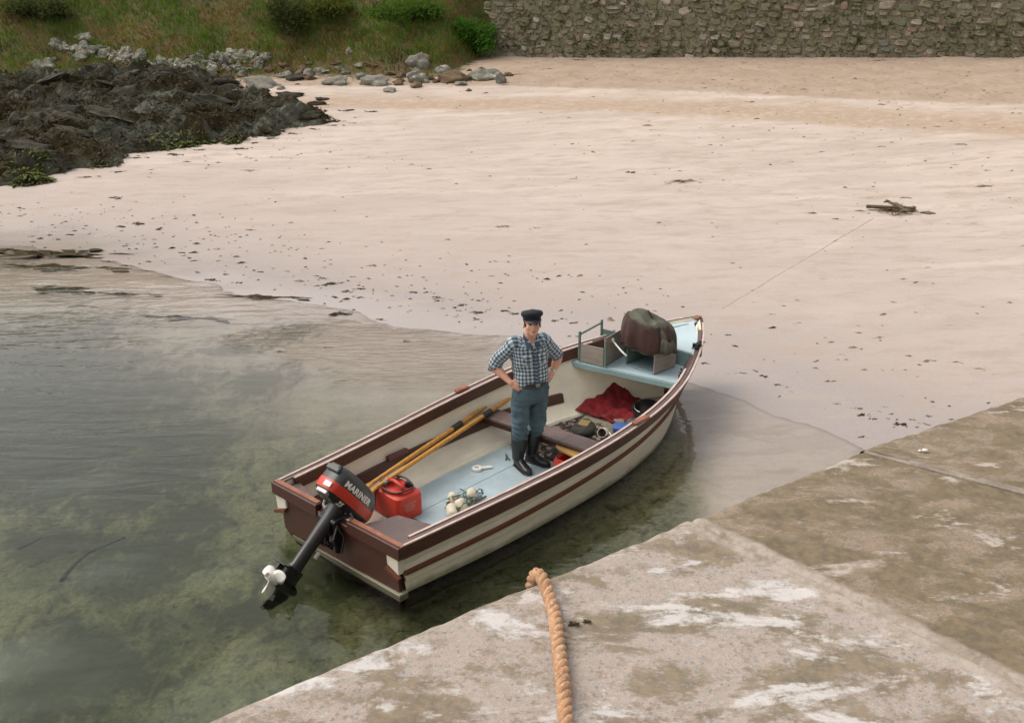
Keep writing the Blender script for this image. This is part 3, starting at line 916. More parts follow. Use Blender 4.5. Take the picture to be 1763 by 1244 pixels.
# lower pale board along the port bilge
mb = MB(); mb.hexa([(1.15, .575, FZ - .01), (2.7, .575, FZ - .01), (2.7, .66, FZ + .025), (1.15, .66, FZ + .025), (1.15, .575, FZ + .012), (2.7, .575, FZ + .012), (2.7, .66, FZ + .045), (1.15, .66, FZ + .045)])
mb.build('bilge_stringer', M['lining'], boat)

# fore deck
DZ = 0.50


def deckw(x, z, ins=0.07):
    best = None
    for i in range(401):
        t_ = i / 400
        p = hull_pt(t_, z=z)
        if best is None or abs(p.x - x) < best[0]: best = (abs(p.x - x), p.y)
    return max(0.01, best[1] - ins)


def deck_sheet(name, xa_p, xa_s, xb, z, th, m, ins, ins2=None, rise=0.0):
    """sheet across the bow: after edge from (xa_s, starboard) to (xa_p, port)"""
    bot, top = [], []
    ys = np.linspace(-1, 1, 2)
    pts = []
    n_ = 16
    for i in range(n_ + 1):
        x = xa_s + (xb - xa_s) * i / n_
        pts.append((x, -deckw(x, z, ins)))
    for i in range(n_, -1, -1):
        x = xa_p + (xb - xa_p) * i / n_
        pts.append((x, deckw(x, z, ins if ins2 is None else ins2)))
    k = len(pts)
    mb = MB()
    def zz(x): return z + rise * max(0, (x - xa_s) / (xb - xa_s))
    mb.add([(x, y, zz(x) - th) for x, y in pts] + [(x, y, zz(x)) for x, y in pts],
           [tuple(reversed(range(k))), tuple(range(k, 2 * k))] + [(i, (i + 1) % k, (i + 1) % k + k, i + k) for i in range(k)])
    return mb.build(name, m, boat)


deck_sheet('fore_deck', 3.97, 4.19, 5.22, DZ, 0.02, M['deck'], 0.05)
wp, wst = deckw(3.97, DZ, .05), deckw(4.19, DZ, .05)
mb = MB(); mb.bar((3.955, wp + .02, DZ - .035), (4.175, -wst - .01, DZ - .035), .03, .062); mb.build('deck_edge_beam', M['lip'], boat, bevel=0.004)
deck_sheet('bow_deck', 4.62, 4.66, 5.42, 0.682, 0.02, M['deck'], 0.004, rise=.098)
mb = MB(); mb.bar((4.63, deckw(4.62, .6, .05), .593), (4.67, -deckw(4.66, .6, .05), .585), .02, .17); mb.build('bow_deck_riser', M['lip'], boat)
for k, a in enumerate((4.95, 5.05)):
    mb = MB(); mb.bar((a, .20 - k * .05, .724 + k * .012), (a + .22, .06 - k * .05, .751 + k * .012), .012, .006); mb.build('deck_batten', M['lip'], boat)
mb = MB()
mb.box((4.33, -.545, DZ + .035), (.11, .05, .07)); mb.box((4.31, -.545, DZ + .08), (.05, .04, .04)); mb.tube([(4.28, -.58, DZ + .09), (4.36, -.5, DZ + .1)], .014, 8)
mb.build('deck_cleat', M['black'], boat, bevel=0.005)
t_ = 4.80 / L_SH
mb = MB(); w = hermite(T_SHEER, t_)
mb.box((4.75, -w, zs(t_) + .012), (.15, .05, .018)); mb.box((4.69, -w, zs(t_) + .045), (.022, .035, .06)); mb.box((4.81, -w, zs(t_) + .045), (.022, .035, .06))
mb.tube([(4.69, -w, zs(t_) + .045), (4.81, -w, zs(t_) + .045)], .02, 10); mb.box((4.75, -w - .04, zs(t_) - .05), (.07, .02, .10))
mb.build('bow_fairlead', M['black'], boat, bevel=0.004)


def bthing(name, label, cat, x, y, z, rz=0.0, group=None):
    p = BM @ Vector((x, y, z))
    return thing(name, label, cat, p, BH + rz, group)


# ------------------------------------------------------------------ outboard motor (tilted up)
ES = 1.0
eng = bthing('outboard_motor', 'black outboard motor with red stripe and white propeller tilted up on the transom', 'outboard motor', -0.058, 0.0, 0.535)
TU = Vector((0.775, 0, 0.632)); TV = Vector((0.632, 0, -0.775)); TW = Vector((0, 1, 0))
EM = Matrix(((TV.x, TW.x, TU.x, 0), (TV.y, TW.y, TU.y, 0), (TV.z, TW.z, TU.z, 0), (0, 0, 0, 1)))   # columns: forward v, side w, up u
EMI = EM


def eb(mb, name, m, parent=eng, smooth=False, bevel=0.0, seg=1):
    mb.v = [tuple(EM @ Vector(p)) for p in mb.v]
    return mb.build(name, m, parent, smooth, bevel, seg)


def sup(c, a, b, n=28, e=4.0, af=None):
    """superellipse ring in the v-w plane; c = (v, w, u)"""
    r = []
    for j in range(n):
        th = 2 * math.pi * j / n
        cs, sn = math.cos(th), math.sin(th)
        x = a * math.copysign(abs(cs) ** (2 / e), cs); y = b * math.copysign(abs(sn) ** (2 / e), sn)
        if x > 0: y *= 1 - 0.28 * (x / a) ** 2
        r.append(Vector((c[0] + x, c[1] + y, c[2])))
    return r


# cowl profile: (u, v_centre, half length v, half width w)
CW = [(0.045, .135, .25, .105), (0.075, .125, .295, .128), (0.10, .12, .31, .135)]
CW2 = [(0.10, .12, .312, .139), (0.13, .12, .316, .143), (0.175, .119, .313, .145), (.185, .119, .311, .144)]
CW3 = [(0.185, .119, .309, .142), (.235, .112, .300, .139), (.275, .10, .283, .131), (.31, .085, .255, .115), (.33, .07, .21, .09), (.337, .06, .12, .05)]
mb = MB(); mb.loft([sup((v_, 0, u), a, b) for u, v_, a, b in CW]); eb(mb, 'engine_pan', M['black'], smooth=True).modifiers.new('e', 'EDGE_SPLIT').split_angle = R(35)
mb = MB(); mb.loft([sup((v_, 0, u), a, b) for u, v_, a, b in CW2]); eb(mb, 'red_band', M['red'], smooth=True).modifiers.new('e', 'EDGE_SPLIT').split_angle = R(35)
mb = MB(); mb.loft([sup((v_, 0, u), a, b) for u, v_, a, b in CW3]); cowl = eb(mb, 'cowl', M['cowlgrey'], smooth=True); cowl.modifiers.new('e', 'EDGE_SPLIT').split_angle = R(40)
mb = MB(); mb.box((-.165, 0, .285), (.07, .12, .07)); mb.box((-.195, 0, .275), (.03, .16, .05)); eb(mb, 'cowl_vent', M['cowlgrey'], bevel=0.01)
mb = MB(); mb.box((-.203, 0, .285), (.012, .10, .03)); eb(mb, 'vent_slot', M['black'])


def cowl_w(u, v_):
    tab = CW + CW2[1:] + CW3[1:]
    for (u0, c0, a0, b0), (u1, c1, a1, b1) in zip(tab, tab[1:]):
        if u0 <= u <= u1:
            k = (u - u0) / max(1e-6, u1 - u0)
            c_, a, b = c0 + (c1 - c0) * k, a0 + (a1 - a0) * k, b0 + (b1 - b0) * k
            x = max(-1, min(1, (v_ - c_) / a))
            y = b * max(0, 1 - abs(x) ** 4) ** 0.25
            if x > 0: y *= 1 - 0.28 * x * x
            return y
    return 0.12


def lettering(word, size, v0, u0, m, name, shear=0.0, parent=eng):
    cu = bpy.data.curves.new('txt', 'FONT'); cu.body = word; cu.size = size; cu.extrude = 0.0; cu.offset = size * 0.045
    cu.space_character = 1.08
    o = bpy.data.objects.new('txt', cu); COL.objects.link(o)
    dg = bpy.context.evaluated_depsgraph_get()
    me = bpy.data.meshes.new_from_object(o.evaluated_get(dg))
    bpy.data.objects.remove(o)
    bm = bmesh.new(); bm.from_mesh(me)
    bmesh.ops.subdivide_edges(bm, edges=[e for e in bm.edges if e.calc_length() > size * .3], cuts=2)
    bm.to_mesh(me); bm.free()
    for v_ in me.vertices:
        a, b = v_.co.x, v_.co.y
        vv_, uu = v0 + a * 1.12 + shear * b, u0 + b
        v_.co = EM @ Vector((vv_, -(cowl_w(uu, vv_) + 0.0025), uu))
    return link(name, me, m, parent)


lettering('MARINER', 0.072, -0.115, 0.2, M['white'], 'lettering', 0.15, cowl)
lettering('25', 0.052, -0.055, 0.048, M['white'], 'lettering', 0.1)
mb = MB()
mb.box((-.1965, -.045, .142), (.012, .085, .046)); eb(mb, 'white_panel', M['white'], bevel=0.004)
mb = MB(); mb.box((-.165, -.02, .075), (.05, .13, .035)); eb(mb, 'latch_plate', M['metal'], bevel=0.005)
mb = MB(); mb.tube([(.12, -.135, .06), (.2, -.142, .035), (.3, -.13, .045)], .009, 6); eb(mb, 'trim_line', M['metal'])
# leg
mb = MB()
mb.loft([sup((.10, 0, .05), .085, .075, 20, 2.6), sup((.095, 0, -.05), .07, .062, 20, 2.4), sup((.09, 0, -.30), .062, .05, 20, 2.2), sup((.09, 0, -.50), .062, .046, 20, 2.2), sup((.09, 0, -.55), .075, .045, 20, 2.4)])
eb(mb, 'drive_leg', simple('charcoal_leg_paint', (0.03, 0.028, 0.031), 0.3, 0.2, 5, .03), smooth=True).modifiers.new('e', 'EDGE_SPLIT').split_angle = R(40)
mb = MB()
mb.loft([sup((.10, 0, -.54), .10, .042, 20, 2.6), sup((.10, 0, -.62), .095, .03, 20, 2.4), sup((.115, 0, -.70), .10, .03, 20, 2.4), sup((.125, 0, -.78), .085, .018, 20, 2.4),
         sup((.075, 0, -.90), .055, .008, 20, 2.4), sup((.03, 0, -.935), .03, .005, 20, 2.4)])
mb.loft([[Vector((x, r * math.cos(2 * math.pi * j / 14), -.70 + r * math.sin(2 * math.pi * j / 14))) for j in range(14)] for x, r in ((-.01, .042), (.06, .05), (.15, .052), (.21, .042), (.25, .022), (.265, .004))])
eb(mb, 'gearcase', M['black'], smooth=True).modifiers.new('e', 'EDGE_SPLIT').split_angle = R(40)
mb = MB()
mb.hexa([(-.11, -.085, -.572), (.13, -.06, -.572), (.13, .06, -.572), (-.11, .085, -.572), (-.11, -.085, -.56), (.13, -.06, -.56), (.13, .06, -.56), (-.11, .085, -.56)])
mb.box((-.06, 0, -.595), (.07, .018, .05))
eb(mb, 'cavitation_plate', M['black'], bevel=0.004)
mb = MB(); mb.box((.165, -.045, -.36), (.035, .02, .06)); eb(mb, 'anode', M['white'], bevel=0.004)
# propeller
prop = MB()
prop.loft([[Vector((x, r * math.cos(2 * math.pi * j / 14), -.70 + r * math.sin(2 * math.pi * j / 14))) for j in range(14)] for x, r in ((-.012, .04), (-.05, .042), (-.10, .034), (-.125, .026))])
pr_o = eb(prop, 'propeller', M['white'], smooth=True); pr_o.modifiers.new('e', 'EDGE_SPLIT').split_angle = R(40)
mb = MB(); mb.loft([[Vector((x, r * math.cos(2 * math.pi * j / 12), -.70 + r * math.sin(2 * math.pi * j / 12))) for j in range(12)] for x, r in ((-.12, .022), (-.128, .022))]); eb(mb, 'hub_nut', simple('brown_hub', (.09, .05, .02), .5), pr_o)
for k in range(3):
    a0 = R(30 + 120 * k)
    er, et = Vector((0, math.cos(a0), math.sin(a0))), Vector((0, -math.sin(a0), math.cos(a0)))
    rows = []
    for i in range(7):
        q = i / 6
        r = .03 + .105 * q
        w_ = .062 * math.sin(math.pi * min(.97, .25 + .72 * q)) ** 0.7 * (1 if q < .9 else .75)
        tw = R(52 - 26 * q)
        dirw = et * math.cos(tw) + Vector((1, 0, 0)) * math.sin(tw)
        nn = er.cross(dirw)
        c0 = Vector((-.065, 0, -.70)) + er * r
        rows.append([c0 + dirw * w_ * a + nn * (.006 * (1 - q * .6)) * b for a, b in ((-1, 0), (-.5, 1), (.5, 1), (1, 0), (.5, -1), (-.5, -1))])
    mb = MB(); mb.loft(rows); eb(mb, 'blade', M['white'], pr_o, smooth=True)
# clamp bracket (boat-aligned axes, set over the transom)
def eoff(mb, name, m, bevel=0.0):
    mb.v = [(x + .038, y, z - .02) for x, y, z in mb.v]
    return mb.build(name, m, eng, bevel=bevel)


for sd_ in (-.085, .085):
    mb = MB()
    mb.hexa([(-.055, sd_ - .012, -.37), (.0, sd_ - .012, -.39), (.0, sd_ + .012, -.39), (-.055, sd_ + .012, -.37), (-.06, sd_ - .012, -.06), (.06, sd_ - .012, -.07), (.06, sd_ + .012, -.07), (-.06, sd_ + .012, -.06)])
    mb.hexa([(.06, sd_ - .012, -.10), (.115, sd_ - .012, -.10), (.115, sd_ + .012, -.10), (.06, sd_ + .012, -.10), (.04, sd_ - .012, -.06), (.115, sd_ - .012, -.065), (.115, sd_ + .012, -.065), (.04, sd_ + .012, -.06)])
    mb.bar((.105, sd_, -.08), (.105, sd_, -.26), .024, .03)
    eoff(mb, 'clamp_bracket', M['black'], 0.004)
    mb = MB()
    mb.tube([(.08, sd_, -.17), (.17, sd_, -.17)], .01, 8); mb.bar((.17, sd_ - .035, -.17), (.17, sd_ + .035, -.17), .012, .016)
    eoff(mb, 'clamp_screw', M['metal'])
mb = MB()
mb.tube([(-.04, -.11, -.09), (-.04, .11, -.09)], .028, 12)
mb.box((-.06, 0, -.16), (.05, .12, .10)); mb.box((-.075, 0, -.29), (.03, .17, .03))
mb.tube([(-.06, -.05, -.34), (-.13, -.05, -.26), (-.09, -.02, -.14)], .014, 8)
mb.tube([(-.06, .05, -.34), (-.14, .03, -.26), (-.10, .01, -.14)], .014, 8)
mb.tube([(-.04, -.11, -.12), (-.11, -.14, -.20), (-.08, -.13, -.30)], .012, 8)
mb.tube([(-.05, -.12, -.10), (-.02, -.17, -.2), (-.05, -.16, -.34)], .010, 8)
eoff(mb, 'swivel_bracket', M['black'], 0.004)
mb = MB()
mb.tube([(-.13, -.06, .02), (-.155, -.10, -.02), (-.14, -.13, -.03)], .012, 8)
mb.v = [tuple(EM @ Vector(p)) for p in mb.v]
mb.build('fuel_connector', M['metal'], eng)

# ------------------------------------------------------------------ fuel tank
tk = bthing('fuel_tank', 'red portable fuel tank with a carrying handle and black hose in the stern', 'fuel tank', 1.01, 0.375, FZ, R(-4))
mb = MB()
def rrect(cx, cy, z, a, b, e=6, n=32):
    r = []
    for j in range(n):
        th = 2 * math.pi * (j + .5) / n
        cs, sn = math.cos(th), math.sin(th)
        r.append(Vector((cx + a * math.copysign(abs(cs) ** (2 / e), cs), cy + b * math.copysign(abs(sn) ** (2 / e), sn), z)))
    return r
mb.loft([rrect(0, 0, z, a, b) for z, a, b in ((0, .145, .20), (.012, .155, .21), (.19, .155, .21), (.225, .147, .202), (.24, .125, .18))])
body = mb.build('tank_body', M['tank'], tk, smooth=True); body.modifiers.new('e', 'EDGE_SPLIT').split_angle = R(38)
mb = MB(); mb.loft([rrect(0, .0, z, a, b, 3) for z, a, b in ((.24, .125, .165), (.256, .125, .165), (.262, .115, .155))]); mb.build('tank_top', M['tank'], tk, smooth=True).modifiers.new('e', 'EDGE_SPLIT').split_angle = R(38)
mb = MB(); mb.tube([(-.02, -.13, .255), (-.02, -.11, .30), (-.02, 0, .315), (-.02, .10, .30), (-.02, .13, .255)], [.018, .02, .02, .02, .018], 10); mb.build('handle', M['tank'], tk, smooth=True)
mb = MB(); mb.tube([(.07, -.08, .26), (.07, -.08, .30)], .035, 16); mb.tube([(.07, -.08, .30), (.07, -.08, .31)], .02, 12); mb.build('filler_cap', M['black'], tk)
mb = MB(); mb.tube([(-.08, .07, .26), (-.08, .07, .31)], .02, 12); mb.tube([(-.08, .07, .30), (-.10, .03, .31)], .011, 8); mb.build('hose_fitting', M['metal'], tk)
hp = []
for i in range(26):
    th = 2 * math.pi * i / 22 + .5
    hp.append((0.135 * math.cos(th), .175 * math.sin(th), .272 + .012 * math.sin(3 * th)))
hp = [(-.10, .03, .31)] + hp + [(-.17, .10, .23), (-.20, .08, .10), (-.33, .04, .12), (-.45, -.05, .30), (-.62, -.1, .47)]
mb = MB(); mb.tube(hp, .009, 7); mb.build('fuel_hose', M['rubber'], tk, smooth=True)
mb = MB()
for i, (y, w_) in enumerate(((-.07, .09), (-.07, .07), (-.07, .08), (-.07, .06))):
    mb.box((-.02, -.2135, .165 - i * .022), (w_ * 1.6, .002, .011))
mb.build('faded_label', simple('faded_label_print', (.62, .22, .16), .6), tk)
tk.rotation_euler.z += R(0)

# ------------------------------------------------------------------ oars
def oar(lbl, a, b, parentz=0):
    a, b = Vector(a), Vector(b)
    o = bthing('oar', lbl, 'oar', *a, group='yellow oars laid along the port side')
    d = (b - a); L = d.length; d.normalize()
    sdv = d.cross(Vector((0, 0, 1))).normalized(); up = sdv.cross(d)
    def P(s_, k=0, u=0): return d * s_ + sdv * k + up * u
    mb = MB()
    mb.tube([P(.55), P(1.2), P(L * .8), P(L - .30)], [.019, .023, .025, .025], 12)
    mb.build('shaft', M['oar'], o, smooth=True)
    mb = MB(); mb.tube([P(L - .30), P(L - .27), P(L - .14), P(L - .03), P(L)], [.025, .019, .021, .018, .008], 12); mb.build('grip', M['oar'], o, smooth=True)
    mb = MB()
    rows = []
    for i in range(9):
        q = i / 8
        w_ = .02 + .05 * sstep(.0, .5, 1 - q) if q > .1 else .066
        th = .007 + .011 * q
        s_ = .58 * q
        rows.append([P(s_, w_ * math.cos(2 * math.pi * j / 10), th * math.sin(2 * math.pi * j / 10)) for j in range(10)])
    mb.loft(rows); mb.build('blade', M['oar'], o, smooth=True)
    return o, P, L


oa, Pa, La = oar('yellow oar nearer the boat side with its pointed grip showing', (0.30, .43, .20), (2.90, .92, .27))
mb = MB(); mb.tube([Pa(1.86), Pa(2.02)], .031, 12); mb.build('leather_collar', M['collar'], oa)
ob_, Pb, Lb = oar('yellow oar nearer the floor with its grip running behind the man', (0.27, .345, .20), (3.10, .85, .27))
mb = MB(); mb.tube([Pb(2.32), Pb(2.47)], .031, 12); mb.build('leather_collar', M['collar'], ob_)

# ------------------------------------------------------------------ odds and ends on the floor
fb = bthing('float_bundle', 'bundle of cream net floats tangled in grey green twine on the blue floor', 'net floats', 1.42, -.05, FZ, R(20))
for i, (x, y, z, rx, rz, L, r) in enumerate(((-.16, .02, .065, 80, 30, .15, .05), (-.05, -.03, .06, 35, 70, .16, .055), (.02, .10, .055, 15, -20, .17, .05), (.20, -.02, .07, 75, 200, .16, .05))):
    mb = MB()
    Mx = Matrix.Rotation(R(rz), 3, 'Z') @ Matrix.Rotation(R(rx), 3, 'Y')
    mb.loft([[Mx @ Vector((rr * math.cos(2 * math.pi * j / 16), rr * math.sin(2 * math.pi * j / 16), zz)) + Vector((x, y, z)) for j in range(16)]
             for zz, rr in ((-L / 2, r * .25), (-L / 2 + .005, r * .8), (-L / 2 + .03, r), (L / 2 - .03, r), (L / 2 - .005, r * .8), (L / 2, r * .25))])
    mb.build('float', M['float'], fb, smooth=True)
mb = MB()
rr = random.Random(3)
for k in range(16):
    p = Vector((rr.uniform(-.12, .2), rr.uniform(-.1, .1), .05)); pts = []
    for i in range(12):
        p = p + Vector((rr.uniform(-.07, .07), rr.uniform(-.06, .06), rr.uniform(-.03, .03)))
        p.x = max(-.2, min(.28, p.x)); p.y = max(-.14, min(.14, p.y)); p.z = max(.012, min(.13, p.z))
        pts.append(p.copy())
    mb.tube(pts, .006, 5)
tag(mb.build('twine', M['net'], fb), kind='stuff')

rg_ = bthing('white_ring', 'small white plastic ring lying on the blue floor', 'ring', 2.10, .40, FZ, R(-30))
mb = MB(); n_ = 24
mb.loft([[Vector(((R0) * math.cos(2 * math.pi * i / n_), R0 * math.sin(2 * math.pi * i / n_), z)) for i in range(n_)] for R0, z in ((.02, 0), (.05, 0), (.055, .018), (.05, .034), (.022, .034), (.02, 0))], caps=False)
mb.hexa([(.04, -.022, .004), (.16, -.018, .004), (.16, .018, .004), (.04, .022, .004), (.04, -.022, .028), (.16, -.018, .02), (.16, .018, .02), (.04, .022, .028)])
mb.build('ring_body', M['white'], rg_, bevel=.004)

# carpet: dark, patterned, rumpled
def sheet(f, nu, nv):
    mb = MB(); mb.loft([[f(i / nu, j / nv) for j in range(nv + 1)] for i in range(nu + 1)], closed=False); return mb


t = NT('patterned_carpet')
v = t.coord('Object')
vo = t.n('TexVoronoi'); vo.inputs['Scale'].default_value = 30; t.l(v, vo.inputs['Vector'])
sp = t.n('SeparateColor'); t.l(vo.outputs['Color'], sp.inputs[0])
c = t.ramp(sp.outputs[0], [(0.0, (.02, .018, .018)), (.40, (.032, .045, .032)), (.55, (.34, .27, .20)), (.70, (.10, .055, .05)), (.82, (.27, .13, .115)), (.91, (.12, .15, .11))], 'CONSTANT')
k = t.noise(v, 35, 4, .7)
c = t.mix(1.0, c, t.ramp(k, [(.3, .55), (.7, 1.15)]), 'MULTIPLY')
M['carpet'] = t.pbr(c, .95, t.bump(k, .6, .02))
cp = bthing('carpet', 'dark flowered carpet spread over the bilge forward of the blue floor', 'carpet', 3.3, 0, FZ)
def fcp(u, v_):
    x = 2.70 + 1.42 * u + .12 * (1 - v_) * (1 - u); w_ = .60 - .22 * u * u
    y = -w_ + 2 * w_ * v_ * (.93)
    z = .012 + .03 * max(0, fbm(x * 5, y * 5, 3)) * 2 + .03 * sstep(.35, .6, abs(y) / max(.01, w_) * .6)
    return Vector((x - 3.3, y, z))
o = sheet(fcp, 40, 34).build('carpet_cloth', M['carpet'], cp, smooth=True)
o.modifiers.new('th', 'SOLIDIFY').thickness = .008
bl = bthing('blanket', 'crumpled dark red blanket bunched against the port side below the fore deck', 'blanket', 4.05, .2, FZ)
def fbl(u, v_):
    # u: along the boat, v: from the port side down to the carpet and across
    x = 3.80 + .66 * u + .10 * v_ + .03 * nz(u * 6, v_ * 6)
    y = .50 - .11 * u - .60 * v_ + .05 * u * v_
    z = .20 * (1 - v_) ** 2 * (.35 + .65 * u) + .035 + .055 * fbm(x * 6, y * 6, 5, 3) * 2 + .02 * math.sin(u * 9 + v_ * 5)
    return Vector((x - 4.05, y - .2, max(.018, z)))
o = sheet(fbl, 40, 36).build('blanket_cloth', M['redcloth'], bl, smooth=True)
o.modifiers.new('th', 'SOLIDIFY').thickness = .012


def pot(name, label, cat, x, y, z, r, h, m, m_in, rx=0, rz=0, taper=.85):
    o = bthing(name, label, cat, x, y, z, R(rz))
    Mx = Matrix.Rotation(R(rx), 3, 'Y')
    def rg2(rr, zz): return [Mx @ Vector((rr * math.cos(2 * math.pi * j / 24), rr * math.sin(2 * math.pi * j / 24), zz)) for j in range(24)]
    mb = MB(); mb.loft([rg2(r * taper * .9, 0), rg2(r * taper, .005), rg2(r, h), rg2(r * 1.03, h), rg2(r * 1.03, h + .008), rg2(r * .94, h + .008)], caps=False)
    mb.f.append(tuple(range(24))); mb.mi[len(mb.f) - 1] = 0
    mb.build('pot_wall', m, o, smooth=True).modifiers.new('e', 'EDGE_SPLIT').split_angle = R(40)
    mb = MB(); mb.loft([rg2(r * .94, h + .008), rg2(r * taper * .9, .02)], caps=False)
    b = len(mb.v) - 24; mb.f.append(tuple(b + j for j in range(24))); mb.mi[len(mb.f) - 1] = 0
    mb.build('pot_inside', m_in, o, smooth=True)
    return o


pb = pot('bucket', 'larger black bucket standing by the red blanket under the near gunwale', 'bucket', 4.18, -.22, FZ + .02, .15, .20, M['rubber'], M['black'], rx=-14)
mb = MB(); mb.tube([(0.16 * math.cos(a) * .95, .155 * math.sin(a), .20 + .03 * math.cos(a)) for a in [i * math.pi / 10 for i in range(11)]], .006, 6); mb.build('handle', M['metal'], pb)
pot('pan', 'smaller dark pan with a pale inside beside the larger black bucket', 'pan', 3.90, -.24, FZ + .02, .095, .10, M['rubber'], M['metal'], rx=-18)
bt = bthing('blue_tub', 'blue plastic tub lid lying on the flowered carpet', 'tub', 3.74, -.21, FZ + .025, R(15))
mb = MB(); mb.loft([rrect(0, 0, z, a, b, 4) for z, a, b in ((0, .075, .10), (.07, .085, .11), (.075, .09, .115), (.09, .09, .115), (.095, .08, .105))]); mb.build('tub_body', M['blue'], bt, smooth=True).modifiers.new('e', 'EDGE_SPLIT').split_angle = R(40)
wc = pot('white_mug', 'white mug tipped over beside the blue tub', 'mug', 3.60, -.07, FZ + .05, .05, .11, M['white'], M['greywood'], rx=70, rz=200, taper=.95)
mb = MB(); mb.tube([(.02, .055, .02), (.05, .085, -.01), (.08, .085, -.02), (.10, .055, -.02)], .008, 7); mb.build('handle', M['white'], wc)
bg_ = bthing('canvas_bag', 'slumped dark grey canvas bag on the flowered carpet', 'bag', 3.50, .14, FZ + .01, R(20))
mb = MB(); mb.ell((0, 0, .055), (.17, .13, .07)); mb.ell((.1, .03, .05), (.10, .09, .06))
me = remeshed(mb, 'bag_body', .012, 3, lambda p, n_: p + n_ * .02 * fbm(p.x * 12, p.y * 12, p.z * 12))
link('bag_body', me, simple('grey_canvas', (.05, .05, .042), .9, .5, 10, .3), bg_)
mb = MB(); mb.hexa([(-.07, -.06, .115), (.05, -.06, .125), (.05, .05, .128), (-.07, .05, .118), (-.07, -.06, .122), (.05, -.06, .133), (.05, .05, .136), (-.07, .05, .126)]); mb.build('patch', simple('mustard_patch', (.27, .19, .07), .8), bg_)
# red crate and the yellow board leaning over it
cr = bthing('red_crate', 'open red plastic crate tucked under the near gunwale by the thwart', 'crate', 2.70, -.37, FZ + .012, R(6))
mb = MB()
mb.box((0, 0, .012), (.36, .26, .014))
for (c_, d_) in (((-.175, 0, .09), (.012, .26, .17)), ((.175, 0, .09), (.012, .26, .17)), ((0, -.125, .09), (.338, .012, .17)), ((0, .125, .09), (.338, .012, .17))):
    mb.box(c_, d_)
mb.build('crate_body', M['tank'], cr, bevel=.003)
mb = MB(); mb.loft([rrect(0, 0, z, a, b, 5) for z, a, b in ((.175, .185, .135), (.19, .19, .14), (.195, .18, .13))], caps=False); mb.build('crate_rim', M['tank'], cr)
yb = bthing('rounded_board', 'rounded yellow pine board lying across the red crate below the thwart', 'board', 2.72, -.33, FZ + .21, R(82))
mb = MB(); mb.loft([rrect(0, 0, z, a, b, 2.6, 28) for z, a, b in ((0, .21, .075), (.006, .22, .082), (.024, .22, .082), (.03, .21, .075))]); mb.build('board_body', M['yellowwood'], yb, smooth=True).modifiers.new('e', 'EDGE_SPLIT').split_angle = R(35)
pl = bthing('pliers', 'small pair of metal pliers left at the edge of the blue floor', 'pliers', 2.50, .36, FZ + .004, R(50))
mb = MB(); mb.bar((-.06, .02, .008), (.02, 0, .008), .012, .012); mb.bar((-.06, -.02, .008), (.02, 0, .008), .012, .012); mb.bar((.02, .004, .008), (.07, .004, .008), .01, .012); mb.bar((.02, -.006, .008), (.07, -.006, .008), .008, .012)
mb.build('pliers_body', M['metal'], pl)

# ------------------------------------------------------------------ wooden boxes on the fore deck
b1 = bthing('open_box', 'open plywood box with tall corner posts on the port side of the fore deck', 'wooden box', 4.01, .45, DZ)
X1, Y1, Hh = .50, .30, .33
B1R = R(8)
def rot2(p): return Matrix.Rotation(B1R, 3, 'Z') @ Vector(p)
def b1b(name, c_, d_, m, bev=.003):
    mb = MB(); mb.box((0, 0, 0), d_); mb.v = [tuple(rot2(Vector(p) + Vector(c_))) for p in mb.v]; return mb.build(name, m, b1, bevel=bev)
# local: x forward, y port; after-port corner at (0, .15)
b1b('after_panel', (0, 0, .115), (.014, .30, .21), M['boxwood'])
b1b('starboard_panel', (.25, -.157, .175), (.50, .014, .33), M['boxwood'])
b1b('forward_panel', (.50, 0, .13), (.014, .30, .24), M['boxgreen'])
b1b('bottom_board', (.25, 0, .012), (.486, .30, .016), M['boxgreen'])
for (x, y) in ((0, .163), (.5, .163), (.5, -.175), (0, -.176)):
    b1b('post', (x + (.0), y, .185 if y > 0 else .165), (.028, .022, .35 if y > 0 else .31), M['boxgreen'])
b1b('side_rail', (.25, .163, .325), (.472, .016, .02), M['boxgreen'])
b1b('side_rail', (.25, .163, .05), (.472, .014, .06), M['boxgreen'])

b2 = bthing('console_box', 'square plywood box open at the back carrying the coat on the fore deck', 'wooden box', 4.23, -.05, DZ, R(-6))
for nm, c_, d_, m in (('starboard_panel', (.18, -.20, .125), (.36, .016, .23), 'boxwood'), ('port_panel', (.19, .20, .14), (.38, .016, .26), 'boxgreen'), ('front_panel', (.373, 0, .14), (.014, .384, .26), 'boxwood'),
                      ('box_floor', (.183, 0, .012), (.366, .384, .016), 'lip'), ('box_lid', (.19, .01, .255), (.38, .40, .016), 'boxwood')):
    mb = MB(); mb.box(c_, d_); mb.build(nm, M[m], b2, bevel=.003)

